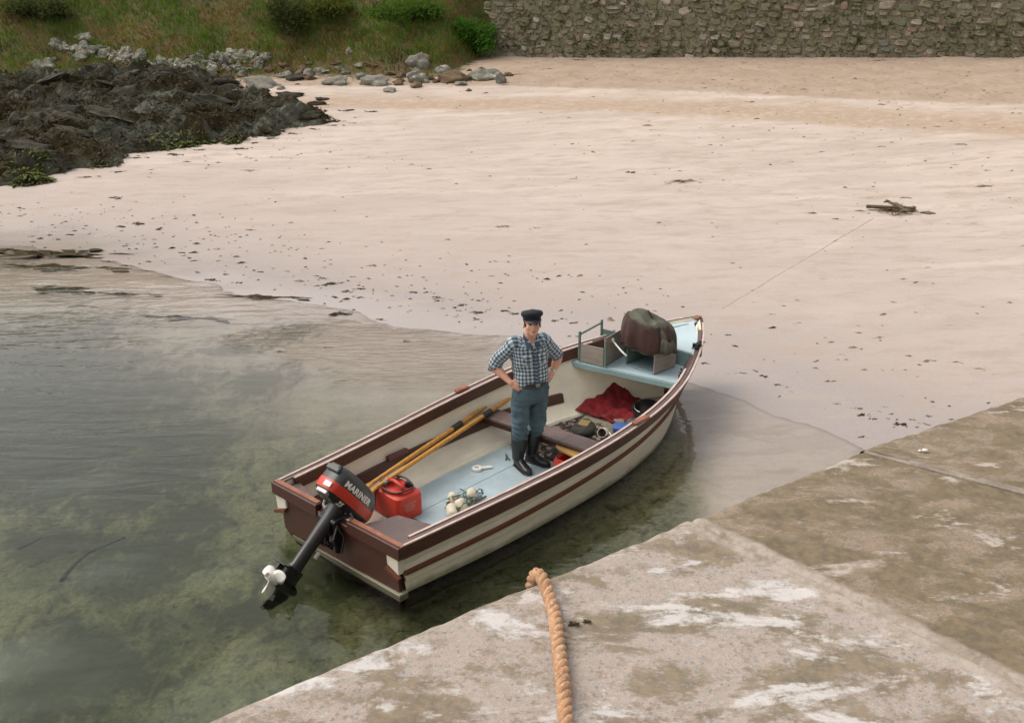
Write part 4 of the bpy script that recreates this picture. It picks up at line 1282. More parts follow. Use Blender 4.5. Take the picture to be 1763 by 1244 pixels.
# coat heaped over the box: remeshed folds
ct = bthing('coat', 'olive waxed coat with dark maroon lining heaped over the wooden box on the fore deck', 'coat', 4.30, -.04, DZ + .275, R(-6))
def drape(seed, t0, t1, a0, a1, R1, R2, Hc, c0, droop, fold, nt=34, na=110):
    """cloth thrown over a heap: apex to hem, with folds that deepen towards the hem"""
    rows = []
    for i in range(nt + 1):
        q = t0 + (t1 - t0) * i / nt
        row = []
        for j in range(na + 1):
            a = a0 + (a1 - a0) * j / na
            ca, sa = math.cos(a), math.sin(a)
            w = nz(ca * 1.3 + seed, sa * 1.3, q * .8)
            f_ = math.sin(a * 6 + 3.2 * w + seed) + .6 * math.sin(a * 11 + 4 * w + 2 * seed)
            r = math.sin(min(1, q) * math.pi / 2) ** .72 * (1 + fold * (f_ * q ** 1.3) + .12 * w)
            if q > 1: r *= 1 + .10 * (q - 1)
            x, y = c0[0] + R1 * r * ca, c0[1] + R2 * r * sa
            z = Hc * (1 + .16 * sa - .06 * ca) * max(0, math.cos(min(1, q) * math.pi / 2)) ** .62 - droop * max(0, q - .86) * (1 + .5 * w) * 3
            z += .045 * math.exp(-((x - .06) ** 2 + (y + .24) ** 2) / .012) + .022 * (1 - abs(noise.noise(Vector((x * 8, y * 6, z * 4 + seed)))) * 3.0) * min(1, q * 2)
            row.append((x, y, z))
        rows.append(row)
    return rows


mb = MB(); mb.loft(drape(1.7, .02, 1.0, 0, 2 * math.pi, .215, .33, .33, (.07, -.02), .10, .055), closed=False)
o = mb.build('coat_shell', M['olive'], ct, smooth=True); o.modifiers.new('th', 'SOLIDIFY').thickness = .008
mb = MB(); mb.loft(drape(4.1, 0.50, 1.02, R(82), R(285), .225, .33, .325, (.045, -.005), .05, .075, 22, 90), closed=False)
o = mb.build('coat_lining', M['maroon'], ct, smooth=True); o.modifiers.new('th', 'SOLIDIFY').thickness = .010
mb = MB(); mb.loft(drape(7.3, .05, 1.0, 0, 2 * math.pi, .10, .12, .14, (.03, -.27), .03, .09, 14, 40), closed=False)
o = mb.build('coat_hood', M['olive'], ct, smooth=True); o.modifiers.new('th', 'SOLIDIFY').thickness = .008
rod = bthing('white_rod', 'short pale rod sticking out from under the coat between the two boxes', 'rod', 4.14, .14, DZ + .2, R(0))
mb = MB(); mb.tube([(.04, .15, .07), (0, 0, .0), (-.03, -.09, -.02)], .011, 8); mb.ell((.05, .17, .08), (.02, .03, .025)); mb.build('rod_body', M['white'], rod, smooth=True)

# ------------------------------------------------------------------ the man
MX, MY = 0.195, 9.1086
man = thing('person', 'man in checked shirt, jeans, boots and dark cap standing hands on hips in the boat', 'person', (MX, MY, FZ))
LA = R(25)
LV = Vector((math.cos(LA), math.sin(LA), 0)); FV = Vector((math.sin(LA), -math.cos(LA), 0)); UP = Vector((0, 0, 1))


def ering(c, a, b, n=28, L=LV, F=FV, e=2.3, tilt=0.0):
    r = []
    for j in range(n):
        th = 2 * math.pi * j / n
        cs, sn = math.cos(th), math.sin(th)
        r.append(Vector(c) + L * (a * math.copysign(abs(cs) ** (2 / e), cs)) + F * (b * math.copysign(abs(sn) ** (2 / e), sn)) + UP * (tilt * sn))
    return r


def limb_rings(pts, radii, n=18, ref=None):
    pts = [Vector(p) for p in pts]; rings = []
    for i, p in enumerate(pts):
        tg = (pts[min(i + 1, len(pts) - 1)] - pts[max(i - 1, 0)]).normalized()
        a = Vector(ref or (0, 1, 0)); a = (a - tg * a.dot(tg)).normalized(); b = tg.cross(a)
        ra, rb = radii[i] if isinstance(radii[i], tuple) else (radii[i], radii[i])
        rings.append([p + a * ra * math.cos(2 * math.pi * j / n) + b * rb * math.sin(2 * math.pi * j / n) for j in range(n)])
    return rings


def dense(pts, radii, k=5):
    """resample a limb smoothly"""
    n = len(pts); P, Q = [], []
    for i in range((n - 1) * k + 1):
        t_ = i / k
        P.append(tuple(hermite([(j, pts[j][c_]) for j in range(n)], t_) for c_ in range(3)))
        ra = hermite([(j, radii[j] if not isinstance(radii[j], tuple) else radii[j][0]) for j in range(n)], t_)
        Q.append(ra)
    return P, Q


SR, SL = Vector((-.172, .026, 1.37)), Vector((.106, .16, 1.365))
ELR, ELL = Vector((-.385, .09, 1.135)), Vector((.262, .275, 1.15))
WRR, WRL = Vector((-.215, -.02, 1.0)), Vector((.205, .205, 1.015))
NK = Vector((-.03, .075, 1.42))
HD = Vector((-.004, .035, 1.572))         # middle of the head

# body: one continuous skin (head, neck, arms, hands, trunk, legs)
mb = MB()
mb.loft([ering((-.02, .11, z), a, b) for z, a, b in ((.86, .13, .09), (1.0, .135, .095), (1.2, .15, .10), (1.33, .155, .085), (1.39, .10, .06), (1.42, .06, .055))])
mb.tube([(-.03, .085, 1.36), (-.022, .07, 1.43), (-.012, .05, 1.50)], [.062, .058, .056], 16)
HY = R(8)
HL = Vector((math.cos(HY), math.sin(HY), 0)); HF = Vector((math.sin(HY), -math.cos(HY), .16)).normalized(); HU = HL.cross(-HF).normalized()
if HU.z < 0: HU = -HU
HMx = Matrix((HL, HF, HU)).transposed()    # columns: side, front, up


def hp_(x, y, z): return HD + HMx @ Vector((x, y, z))


mb.ell(hp_(0, -.012, .035), (.076, .094, .083), HMx, 24, 16)
mb.ell(hp_(0, .022, -.035), (.062, .066, .082), HMx, 20, 14)
mb.ell(hp_(0, .055, -.085), (.034, .030, .026), HMx)             # chin
for s_ in (-1, 1):
    mb.ell(hp_(.038 * s_, .048, -.028), (.026, .03, .03), HMx)   # cheek
    mb.ell(hp_(.032 * s_, .072, .022), (.028, .014, .011), HMx)  # brow
    mb.ell(hp_(.079 * s_, -.01, -.012), (.010, .022, .032), HMx) # ear
mb.loft([[hp_(x, y, z) for x, y, z in r] for r in (((-.008, .08, .02), (.008, .08, .02), (0, .092, .02)), ((-.012, .08, -.01), (.012, .08, -.01), (0, .108, -.012)), ((-.018, .078, -.032), (.018, .078, -.032), (0, .118, -.032)), ((-.012, .078, -.042), (.012, .078, -.042), (0, .09, -.042)))])
mb.ell(hp_(0, .083, -.056), (.024, .012, .007), HMx)
mb.ell(hp_(0, .081, -.068), (.020, .012, .007), HMx)
for S_, E_, W_ in ((SR, ELR, WRR), (SL, ELL, WRL)):
    P, Q = dense([S_, S_.lerp(E_, .5), E_, E_.lerp(W_, .35), E_.lerp(W_, .8), W_], [.048, .046, .040, .045, .032, .028], 4)
    mb.tube(P, Q, 16)


def hand(mb, wr, out, fwd, nrm, curl, sp=1.0):
    """out: direction wrist -> knuckles, nrm: back of the hand, fwd: towards the thumb side"""
    out, nrm = out.normalized(), nrm.normalized()
    th = out.cross(nrm).normalized()
    if th.dot(fwd) < 0: th = -th
    c_ = wr + out * .048
    Mx = Matrix((th, out, nrm)).transposed()
    mb.ell(c_, (.042, .056, .019), Mx, 16, 10)
    mb.tube([wr - out * .01, wr + out * .03], [.028, .03], 12)
    for i, (o_, L) in enumerate(((.030, .072), (.010, .080), (-.010, .075), (-.029, .058))):
        b = wr + out * (.085 - .006 * abs(i - 1)) + th * o_
        d = (out + th * (o_ * 3.0 * sp)).normalized()
        pts = [b - d * .03, b]
        for k, q in enumerate((.42, .32, .26)):
            d = (d * math.cos(curl) - nrm * math.sin(curl)).normalized()
            pts.append(pts[-1] + d * L * q)
        mb.tube(pts, [.0095, .0098, .0092, .0085, .0070], 8)
        mb.ell(pts[-1], (.007, .007, .007), None, 8, 6)
    b = wr + out * .028 + th * .030
    pts = [wr + out * .012 + th * .012, b]
    d = (out * .55 + th * .75 - nrm * .25).normalized()
    for q in (.036, .028):
        pts.append(pts[-1] + d * q); d = (d + out * .3 - nrm * .15).normalized()
    mb.tube(pts, [.014, .0135, .0115, .009], 8)
    mb.ell(pts[-1], (.009, .009, .009), None, 8, 6)


hand(mb, WRR, Vector((.83, -.28, -.45)), Vector((0, .2, -1)).cross(Vector((1, 0, 0))) + Vector((.3, .6, .6)), Vector((-.05, -1, .1)), R(14))
hand(mb, WRL, Vector((-.42, -.62, -.62)), Vector((-.7, -.2, .6)), Vector((.72, -.5, .1)), R(16))
for (hp0, kn, an) in (((-.10, .07, .88), (-.118, .05, .50), (-.132, .155, .07)), ((.06, .14, .88), (.056, .17, .48), (-.005, .265, .07))):
    mb.tube([hp0, kn, an], [.07, .030, .026], 14)
me = remeshed(mb, 'person', .0052, 3)
body = link('body', me, M['skin'], man)

# eyes, brows, lips, hair
for s_ in (-1, 1):
    mb = MB(); mb.ell(hp_(.031 * s_, .074, .006), (.012, .008, .0065), HMx, 12, 8); mb.build('eye', simple('eye_dark', (.045, .03, .025), .35), man, smooth=True)
    mb = MB(); mb.ell(hp_(.032 * s_, .085, .020), (.020, .006, .0045), HMx, 12, 8); mb.build('eyebrow', M['hair'], man, smooth=True)
mb = MB(); mb.ell(hp_(0, .0915, -.061), (.021, .005, .0045), HMx, 14, 8); mb.build('mouth', simple('lips', (.30, .09, .07), .5), man, smooth=True)
mb = MB(); mb.ell(hp_(0, -.022, .018), (.080, .090, .085), HMx, 24, 16)
mb.v = [p if (HMx.transposed() @ (Vector(p) - HD)).y < .035 else tuple(hp_(*(lambda q: (q.x * .93, .02, q.z))(HMx.transposed() @ (Vector(p) - HD)))) for p in mb.v]
for s_ in (-1, 1): mb.ell(hp_(.074 * s_, .006, .008), (.005, .008, .022), HMx, 10, 8)
mb.build('hair', M['hair'], man, smooth=True)
# cap
mb = MB()
CT = Matrix.Rotation(R(-4), 3, 'X')
def cring(a, b, z, fy=0.0): return [hp_(a * math.cos(2 * math.pi * j / 28), fy + b * math.sin(2 * math.pi * j / 28), z + .012 * math.sin(2 * math.pi * j / 28)) for j in range(28)]
mb.loft([cring(.083, .103, .038), cring(.086, .106, .040), cring(.087, .107, .068), cring(.098, .118, .078), cring(.106, .126, .095, .002), cring(.102, .121, .115, .002), cring(.085, .10, .128), cring(.05, .06, .134), cring(.01, .012, .135)])
for i, p in enumerate(mb.v):
    k = noise.noise(Vector(p) * 22) * .004
    mb.v[i] = (p[0] + k, p[1] + k, p[2] + k)
cap_o = mb.build('cap', M['cap'], man, smooth=True)
mb = MB(); rows = []
for i in range(15):
    th = math.pi * (i + .0) / 14
    rows.append([hp_(.085 * math.cos(th), .02 + .09 * math.sin(th), .047), hp_(.086 * math.cos(th), .03 + .105 * math.sin(th), .044 - .004 * math.sin(th)),
                 hp_(.080 * math.cos(th), .035 + .118 * math.sin(th) ** .8, .040 - .012 * math.sin(th))])
mb.loft(rows, closed=False)
vz = mb.build('visor', M['visor'], cap_o, smooth=True); vz.modifiers.new('th', 'SOLIDIFY').thickness = .005

# shirt: torso and rolled sleeves with woven checks
t = NT('checked_cotton')
uvn = t.n('UVMap'); uvn.uv_map = 'UVMap'
sx = t.n('SeparateXYZ'); t.l(uvn.outputs[0], sx.inputs[0])
def stripe(sock, per, duty):
    f_ = t.math('FRACT', t.math('MULTIPLY', sock, 1 / per))
    return t.math('LESS_THAN', f_, duty)
a_, b_ = stripe(sx.outputs[0], .037, .52), stripe(sx.outputs[1], .037, .52)
s_ab = t.math('MULTIPLY', t.math('ADD', a_, b_), .5)
c = t.ramp(s_ab, [(0, (.58, .61, .62)), (.4, (.21, .27, .325)), (.8, (.045, .08, .11))], 'CONSTANT')
g_ = t.noise(t.coord('Object'), 90, 3, .6)
c = t.mix(1.0, c, t.ramp(g_, [(.3, .8), (.7, 1.1)]), 'MULTIPLY')
M['shirt'] = t.pbr(c, .85, t.bump(t.noise(t.coord('Object'), 16, 5, .6), .35, .03), 0, .3)


def cloth_loft(mb, rings, foldamp, seed, uscale=1.0):
    n = len(rings[0]); uvs = []; v_ = 0
    out = []
    for i, r in enumerate(rings):
        c_ = sum(r, Vector()) / n
        if i: v_ += (c_ - c0).length
        c0 = c_
        nr = []
        for p in r:
            d = (p - c_).normalized()
            k = noise.noise(Vector((p.x * 9, p.y * 9, p.z * 13 + seed))) * foldamp + (0.5 - abs(noise.noise(Vector((p.x * 6 + 3, p.y * 6, p.z * 9 + seed))))) * foldamp * .7
            nr.append(p + d * k)
        per = sum((nr[j] - nr[(j + 1) % n]).length for j in range(n))
        uvs.append([(j / n * uscale, v_) for j in range(n + 1)])
        out.append(nr)
    mb.loft(out, True, True, uvs)


mb = MB()
prof = [(.955, .165, .118), (.985, .170, .128), (1.03, .174, .132), (1.10, .176, .130), (1.17, .180, .128), (1.24, .188, .127), (1.30, .192, .120), (1.345, .186, .108), (1.38, .160, .092), (1.402, .118, .078), (1.415, .088, .072), (1.425, .072, .068)]
dp = []
for i in range(45):
    z = .955 + (1.425 - .955) * i / 44
    a = float(np.interp(z, [q[0] for q in prof], [q[1] for q in prof])); b = float(np.interp(z, [q[0] for q in prof], [q[2] for q in prof]))
    cx = float(np.interp(z, [.95, 1.2, 1.38, 1.44], [-.012, -.025, -.034, -.026])); cyy = float(np.interp(z, [.95, 1.2, 1.38, 1.44], [.085, .10, .092, .078]))
    dp.append(ering((cx, cyy, z), a, b, 40, tilt=-.018 if z > 1.36 else 0))
cloth_loft(mb, dp, .020, 2, 1.02)
for S_, E_, W_, kf in ((SR, ELR, WRR, 1.06), (SL, ELL, WRL, .86)):
    inn = S_ + (Vector((-.03, .09, 1.33)) - S_) * .55
    P, Q = dense([inn, S_ + Vector((0, 0, .004)), S_.lerp(E_, .35), S_.lerp(E_, .7), S_.lerp(E_, kf) if kf <= 1 else E_ + (W_ - E_) * .10], [.070, .069, .066, .062, .060], 6)
    cloth_loft(mb, limb_rings(P, Q, 24), .015, 5 + kf, .40)
shirt = mb.build('shirt', M['shirt'], man, smooth=True)
# cuffs, collar, pockets, placket as shirt pieces
for S_, E_, W_, kf in ((SR, ELR, WRR, 1.0), (SL, ELL, WRL, .84)):
    e0 = S_.lerp(E_, kf); e1 = (E_ + (W_ - E_) * .13) if kf >= 1 else S_.lerp(E_, kf + .10)
    mb = MB(); cloth_loft(mb, limb_rings([e0, e0.lerp(e1, .15), e0.lerp(e1, .85), e1], [.060, .067, .066, .058], 24), .004, 9, .44); mb.build('cuff', M['shirt'], shirt, smooth=True)


def on_chest(lat, z, out=.004):
    a = float(np.interp(z, [q[0] for q in prof], [q[1] for q in prof])); b = float(np.interp(z, [q[0] for q in prof], [q[2] for q in prof]))
    cx = float(np.interp(z, [.95, 1.2, 1.38, 1.44], [-.012, -.025, -.034, -.026])); cyy = float(np.interp(z, [.95, 1.2, 1.38, 1.44], [.085, .10, .092, .078]))
    k = max(0, 1 - (abs(lat) / a) ** 2.3) ** (1 / 2.3)
    return Vector((cx, cyy, z)) + LV * lat + FV * (b * k + out)


def patch(name, lat0, lat1, z0, z1, m, parent, uo=0.0, th=.006, nu=5, nv=6, point=0.0):
    mb = MB()
    rows = [[on_chest(lat0 + (lat1 - lat0) * i / nu, z0 + (z1 - z0) * j / nv - (point * (1 - abs(2 * i / nu - 1)) if j == 0 else 0), .013) for i in range(nu + 1)] for j in range(nv + 1)]
    mb.loft(rows, closed=False, uvs=[[(uo + .6 * i / nu * abs(lat1 - lat0), .02 + j / nv * (z1 - z0)) for i in range(nu + 2)] for j in range(nv + 1)])
    o = mb.build(name, m, parent, smooth=True); o.modifiers.new('th', 'SOLIDIFY').thickness = th
    return o


patch('pocket', -.135, -.035, 1.19, 1.28, M['shirt'], shirt, .011, point=.012)
patch('pocket', .035, .135, 1.19, 1.28, M['shirt'], shirt, .024, point=.012)
patch('placket', -.012, .018, .97, 1.36, M['shirt'], shirt, .0, nv=14)
for s_ in (-1, 1):
    mb = MB()
    p0, p1 = on_chest(.005 * s_ + .0, 1.355, .016), on_chest(.075 * s_, 1.345, .018)
    b0 = NK + LV * (.062 * s_) + FV * .012 + UP * .035; f0 = NK + FV * .05 + LV * .012 * s_ - UP * .028
    mb.add([f0, p0 + LV * .02 * s_, p1, NK + LV * .075 * s_ + UP * .0 + FV * .01, b0], [(0, 1, 2, 3, 4)], 0)
    bk = [NK - FV * .06 + UP * .035, NK - FV * .075]
    mb.add([b0, NK + LV * .075 * s_ + FV * .01, bk[1] + LV * .03 * s_, bk[0] + LV * .03 * s_], [(0, 1, 2, 3)])
    o = mb.build('collar', M['shirt'], shirt); o.modifiers.new('th', 'SOLIDIFY').thickness = .006
# open neck: a triangle of skin
mb = MB(); mb.add([NK + FV * .055 + LV * .03 - UP * .0, NK + FV * .055 - LV * .03 - UP * .0, on_chest(.003, 1.33, .014)], [(0, 1, 2)])
o = mb.build('open_neck', M['skin'], man); o.modifiers.new('th', 'SOLIDIFY').thickness = .004

# trousers
mb = MB()
mb.loft([ering((-.012, .09, z), a, b) for z, a, b in ((.975, .160, .112), (.93, .170, .124), (.88, .180, .130), (.83, .182, .130), (.79, .178, .12), (.76, .16, .09))])
for (hp0, th_, kn, cf, bt_, an) in (((-.098, .06, .86), (-.112, .045, .68), (-.120, .035, .50), (-.117, .085, .38), (-.118, .11, .31), (-.12, .12, .22)), ((.068, .135, .86), (.060, .15, .68), (.058, .165, .48), (.030, .23, .36), (.018, .255, .29), (.01, .26, .22))):
    P, Q = dense([hp0, th_, kn, cf, bt_, an], [.094, .092, .076, .070, .058, .05], 5); mb.tube(P, Q, 20)
def jf(p, n_):
    k = .012 * fbm(p.x * 8, p.y * 8, p.z * 14, 3) + .022 * (0.35 - abs(noise.noise(Vector((p.x * 7, p.y * 7, p.z * 17 + 4))))) * (1.5 if p.z < .56 else .9) + .010 * (.3 - abs(noise.noise(Vector((p.x * 16, p.y * 16, p.z * 34)))))
    return p + n_ * k
me = remeshed(mb, 'trousers', .010, 4, jf)
trs = link('trousers', me, M['jeans'], man)
mb = MB(); mb.loft([ering((-.012, .087, z), a, b, 32) for z, a, b in ((.948, .169, .125), (.952, .176, .132), (.984, .176, .133), (.988, .170, .126))], caps=False); mb.build('belt', M['belt'], man, smooth=True)
mb = MB(); c_ = Vector((-.012, .087, .968)) + FV * .136 + LV * .012; mb.box(c_, (.045, .012, .034), Matrix.Rotation(LA, 3, 'Z')); mb.build('buckle', M['metal'], man, bevel=.003)
for s_ in (-1, 1):
    mb = MB(); a = Vector((-.012, .09, .93)) + LV * (.15 * s_) + FV * .085; b = Vector((-.012, .09, .87)) + LV * (.172 * s_) + FV * .055
    mb.tube([a, a.lerp(b, .5) + FV * .008, b], .004, 6); mb.build('pocket_seam', simple('denim_seam', (.04, .08, .11), .9), trs)
# boots
def boot(top, ank, heel, toe):
    top, ank, heel, toe = (Vector(p) for p in (top, ank, heel, toe))
    d = (toe - heel); L = d.length; d.normalize(); sdv = Vector((-d.y, d.x, 0))
    mb = MB()
    P, Q = dense([top, top.lerp(ank, .4), top.lerp(ank, .8), ank], [.088, .080, .064, .058], 5); mb.tube(P, Q, 20)
    Mx = Matrix((sdv, d, UP)).transposed()
    def sole(s_, w_, h, z=0): return [heel + d * s_ + sdv * (w_ * math.cos(2 * math.pi * j / 16)) + UP * (z + h * .5 + h * .5 * math.sin(2 * math.pi * j / 16)) for j in range(16)]
    mb.loft([sole(.0, .012, .05, .01), sole(.012, .034, .085, .003), sole(.05, .042, .13, .002), sole(.11, .042, .12, .002), sole(.17, .047, .088, .002), sole(.22, .050, .076, .002), sole(.265, .042, .064, .003), sole(.29, .022, .046, .006), sole(.297, .006, .02, .015)])
    me = remeshed(mb, 'boot', .007, 4, lambda p, n_: p + n_ * .005 * (0.3 - abs(noise.noise(Vector((p.x * 14, p.y * 14, p.z * 30))))) * (1 if .08 < p.z < .3 else .1))
    o = link('boot', me, M['rubber'], man)
    mb = MB(); mb.loft([[heel + d * s_ + sdv * w_ + UP * z for s_, w_ in ((-.004, -.022), (.02, -.040), (.10, -.043), (.18, -.050), (.24, -.052), (.285, -.033), (.303, 0), (.285, .033), (.24, .052), (.18, .050), (.10, .043), (.02, .040), (-.004, .022))] for z in (.001, .017)]); mb.build('sole', M['rubber'], o, smooth=False, bevel=.003)
    P2, Q2 = dense([top + UP * -.012, top + UP * .004], [.089, .091], 3); mb = MB(); mb.tube(P2, Q2, 20); mb.build('boot_top_band', M['rubber'], o)
    return o


boot((-.117, .100, .395), (-.135, .155, .09), (-.160, .205, 0), (-.012, -.055, 0))
boot((.026, .238, .365), (-.005, .265, .09), (-.055, .30, 0), (.195, .135, 0))
# watch
mb = MB(); wd_ = (ELL - WRL).normalized(); pw = WRL + wd_ * .02
mb.loft(limb_rings([pw - wd_ * .009, pw - wd_ * .007, pw + wd_ * .007, pw + wd_ * .009], [.031, .034, .034, .031], 18), caps=False); wt = mb.build('wristwatch', M['metal'], man, smooth=True)
mb = MB(); mb.ell(pw + Vector((.012, -.032, .004)), (.016, .008, .016)); mb.build('watch_face', M['white'], wt, smooth=True)

# ------------------------------------------------------------------ rope over the pier edge
rp = thing('mooring_rope', 'thick orange twisted rope hanging over the edge of the concrete pier', 'rope', (0.09, 2.40, PZ))
cps = [(.045, 2.49, .9), (.045, 2.49, 1.9), (.047, 2.488, 2.6), (.05, 2.487, 2.85), (.056, 2.483, 2.975), (.066, 2.462, 3.03), (.080, 2.425, 3.050), (.092, 2.38, 3.047), (.102, 2.33, 3.042), (.112, 2.25, 3.041), (.117, 2.12, 3.041), (.121, 1.98, 3.041), (.123, 1.80, 3.041), (.13, 1.5, 3.041), (.16, 1.1, 3.041), (.3, .6, 3.041)]
path = []
nC = len(cps)
for i in range((nC - 1) * 24 + 1):
    t_ = i / 24
    path.append(Vector([hermite([(j, cps[j][c_]) for j in range(nC)], t_) for c_ in range(3)]))
L_ = [0]
for a, b in zip(path, path[1:]): L_.append(L_[-1] + (b - a).length)
for k in range(3):
    pts = []
    for i, p in enumerate(path):
        tg = (path[min(i + 1, len(path) - 1)] - path[max(i - 1, 0)]).normalized()
        a = Vector((1, 0, 0)); a = (a - tg * a.dot(tg)).normalized(); b = tg.cross(a)
        ph = 2 * math.pi * (L_[i] / .085 + k / 3)
        pts.append(p + (a * math.cos(ph) + b * math.sin(ph)) * (1 + .12 * nz(i * .05, k)) * .0090 - Vector((.09, 2.40, PZ)))
    # finer samples where the pitch needs them
    fine = []
    for i in range(len(pts) - 1):
        fine.append(pts[i])
    mb = MB(); mb.tube(fine, [.0102 + .0012 * nz(i * .13, k * 5) for i in range(len(fine))], 8); mb.build('strand', M['rope'], rp, smooth=True)

# ------------------------------------------------------------------ rubble sea wall
t = NT('rubble_stone')
v = t.coord('Object'); oi = t.n('ObjectInfo')
rc = t.ramp(oi.outputs['Random'], [(0, (.20, .17, .12)), (.2, (.25, .215, .16)), (.38, (.155, .145, .095)), (.52, (.31, .26, .205)), (.64, (.21, .185, .13)), (.78, (.28, .20, .145)), (.85, (.42, .37, .31)), (.93, (.18, .18, .14))], 'CONSTANT')
gp = t.n('NewGeometry')
mo = t.noise(gp.outputs['Position'], 1.6, 5, .6)
c = t.mix(1.0, rc, t.ramp(t.noise(gp.outputs['Position'], 9, 5, .7), [(.25, .6), (.75, 1.2)]), 'MULTIPLY')
c = t.mix(t.mapr(mo, .42, .62, 0, .7), c, (.14, .14, .065))
M['stone'] = t.pbr(c, .9, t.bump(t.noise(gp.outputs['Position'], 14, 5, .7), .6, .04))
M['wallmortar'] = simple('dark_wall_mortar', (.24, .21, .145), .95, .4, 3.0, .5, wear=((.05, .06, .022), .5))
wall = thing('sea_wall', 'long rough stone rubble wall with mossy joints at the back of the beach', 'wall', (0, 0, 0))
WX0, WX1 = -0.75, 24.0
def stone_mesh(k):
    rr = random.Random(100 + k); mb = MB()
    rings = []
    for (y, s_) in ((.5, .96), (-.30, 1.0), (-.5, .72)):
        r = []
        for j in range(8):
            th = 2 * math.pi * (j + .5) / 8
            e = 2.9
            cx, cz = math.copysign(abs(math.cos(th)) ** (2 / e), math.cos(th)) * .5, math.copysign(abs(math.sin(th)) ** (2 / e), math.sin(th)) * .5
            rr2 = random.Random(k * 50 + j)
            q = 1 + rr2.uniform(-.30, .10)
            r.append((cx * s_ * q, y + (rr.uniform(-.08, .1) if y < 0 else 0), cz * s_ * q))
        rings.append(r)
    mb.loft(rings)
    me = mb.mesh('stone', False); me.materials.append(M['stone']); return me
SM = [stone_mesh(k) for k in range(14)]
rw = random.Random(21)
stones = []
z = -0.25
while z < 3.1:
    h = rw.uniform(.15, .29)
    x = WX0 - rw.uniform(0, .3)
    while x < WX1:
        w = h * rw.uniform(.9, 2.3)
        if rw.random() < .22 and h > .25:
            stones.append((x + w / 2, z + h * .27, w, h * .5)); stones.append((x + w / 2 + rw.uniform(-.03, .03), z + h * .76, w * .96, h * .48))
        else:
            stones.append((x + w / 2, z + h / 2 + rw.uniform(-.06, .06), w, h * rw.uniform(.82, 1.15)))
        x += w + rw.uniform(.0, .03)
    z += h
cand = []
for (x, zz, w, h) in stones:
    yb = wall_y(x); zb = zt(x, yb - .3)
    vis = -1.2 < x < 17.5 and zz > -.1 and zz < 2.0
    cand.append((0 if vis else 1, -w * h, x, yb, zb + zz, w, h))
cand.sort()
mbx = MB()
for i, (vis, _, x, yb, zc, w, h) in enumerate(cand):
    sm_ = rw.choice(SM); d = rw.uniform(.22, .30)
    ang = math.atan((WALL_B[1] - WALL_A[1]) / (WALL_B[0] - WALL_A[0])); tl = rw.gauss(0, .16)
    Mx = Matrix.Translation((x, yb + rw.uniform(-.035, .025), zc)) @ Matrix.Rotation(ang, 4, 'Z') @ Matrix.Rotation(tl, 4, 'Y') @ Matrix.Diagonal((w * .98, d, h * .98, 1))
    if i < 300:
        o = bpy.data.objects.new('stone', sm_); COL.objects.link(o); o.parent = wall; o.matrix_local = Mx
    else:
        b = len(mbx.v); mbx.v += [tuple(Mx @ v_.co) for v_ in sm_.vertices]
        for p in sm_.polygons: mbx.f.append(tuple(b + q for q in p.vertices)); mbx.mi[len(mbx.f) - 1] = 0
# smaller and far stones in one part, coloured by island
t = NT('rubble_stone_mass')
gn = t.n('NewGeometry')
rc = t.ramp(gn.outputs['Random Per Island'], [(0, (.20, .17, .12)), (.2, (.25, .215, .16)), (.38, (.155, .145, .095)), (.52, (.31, .26, .205)), (.64, (.21, .185, .13)), (.78, (.28, .20, .145)), (.85, (.42, .37, .31)), (.93, (.18, .18, .14))], 'CONSTANT')
c = t.mix(1.0, rc, t.ramp(t.noise(gn.outputs['Position'], 9, 5, .7), [(.25, .6), (.75, 1.2)]), 'MULTIPLY')
c = t.mix(t.mapr(t.noise(gn.outputs['Position'], 1.6, 5, .6), .42, .62, 0, .7), c, (.14, .14, .065))
tag(mbx.build('rubble', t.pbr(c, .9, t.bump(t.noise(gn.outputs['Position'], 14, 5, .7), .6, .04)), wall), kind='stuff')
mb = MB()
rows = []
for i in range(40):
    x = WX0 + (WX1 - WX0) * i / 39; yb = wall_y(x); zb = zt(x, yb - .3)
    rows.append([(x, yb + .55, zb - .6), (x, yb - .08, zb - .6), (x, yb - .065, zb + 3.0), (x, yb + .55, zb + 3.0)])
mb.loft(rows); mb.build('mortar_core', M['wallmortar'], wall)
# growth in the joints
def leaf_quads(mb, p, s_, r_, mi=0, flat=.5):
    a = Vector((r_.uniform(-1, 1), r_.uniform(-1, 1), r_.uniform(-1, 1) * flat)).normalized()
    b = a.cross(Vector((r_.uniform(-1, 1), r_.uniform(-1, 1), r_.uniform(-1, 1)))).normalized()
    mb.add([p - a * s_ * .5, p + b * s_ * .28, p + a * s_ * .6, p - b * s_ * .28], [(0, 1, 2, 3)], mi)
M['moss'] = simple('wall_growth', (.06, .075, .02), .9, .5, 2.0, .2)
def leafy(name, col, var=.4):
    t = NT(name)
    f_ = t.ramp(t.noise(t.coord('Object'), .9, 5, .6), [(.3, 1 - var), (.7, 1 + var * .5)])
    c = t.mix(1.0, col, f_, 'MULTIPLY')
    d = t.n('BsdfDiffuse'); t.l(c, d.inputs['Color'])
    tl = t.n('BsdfTranslucent'); t.l(c, tl.inputs['Color'])
    ms = t.n('MixShader'); ms.inputs[0].default_value = .45
    t.l(d.outputs[0], ms.inputs[1]); t.l(tl.outputs[0], ms.inputs[2]); t.l(ms.outputs[0], t.out.inputs['Surface'])
    return t.m


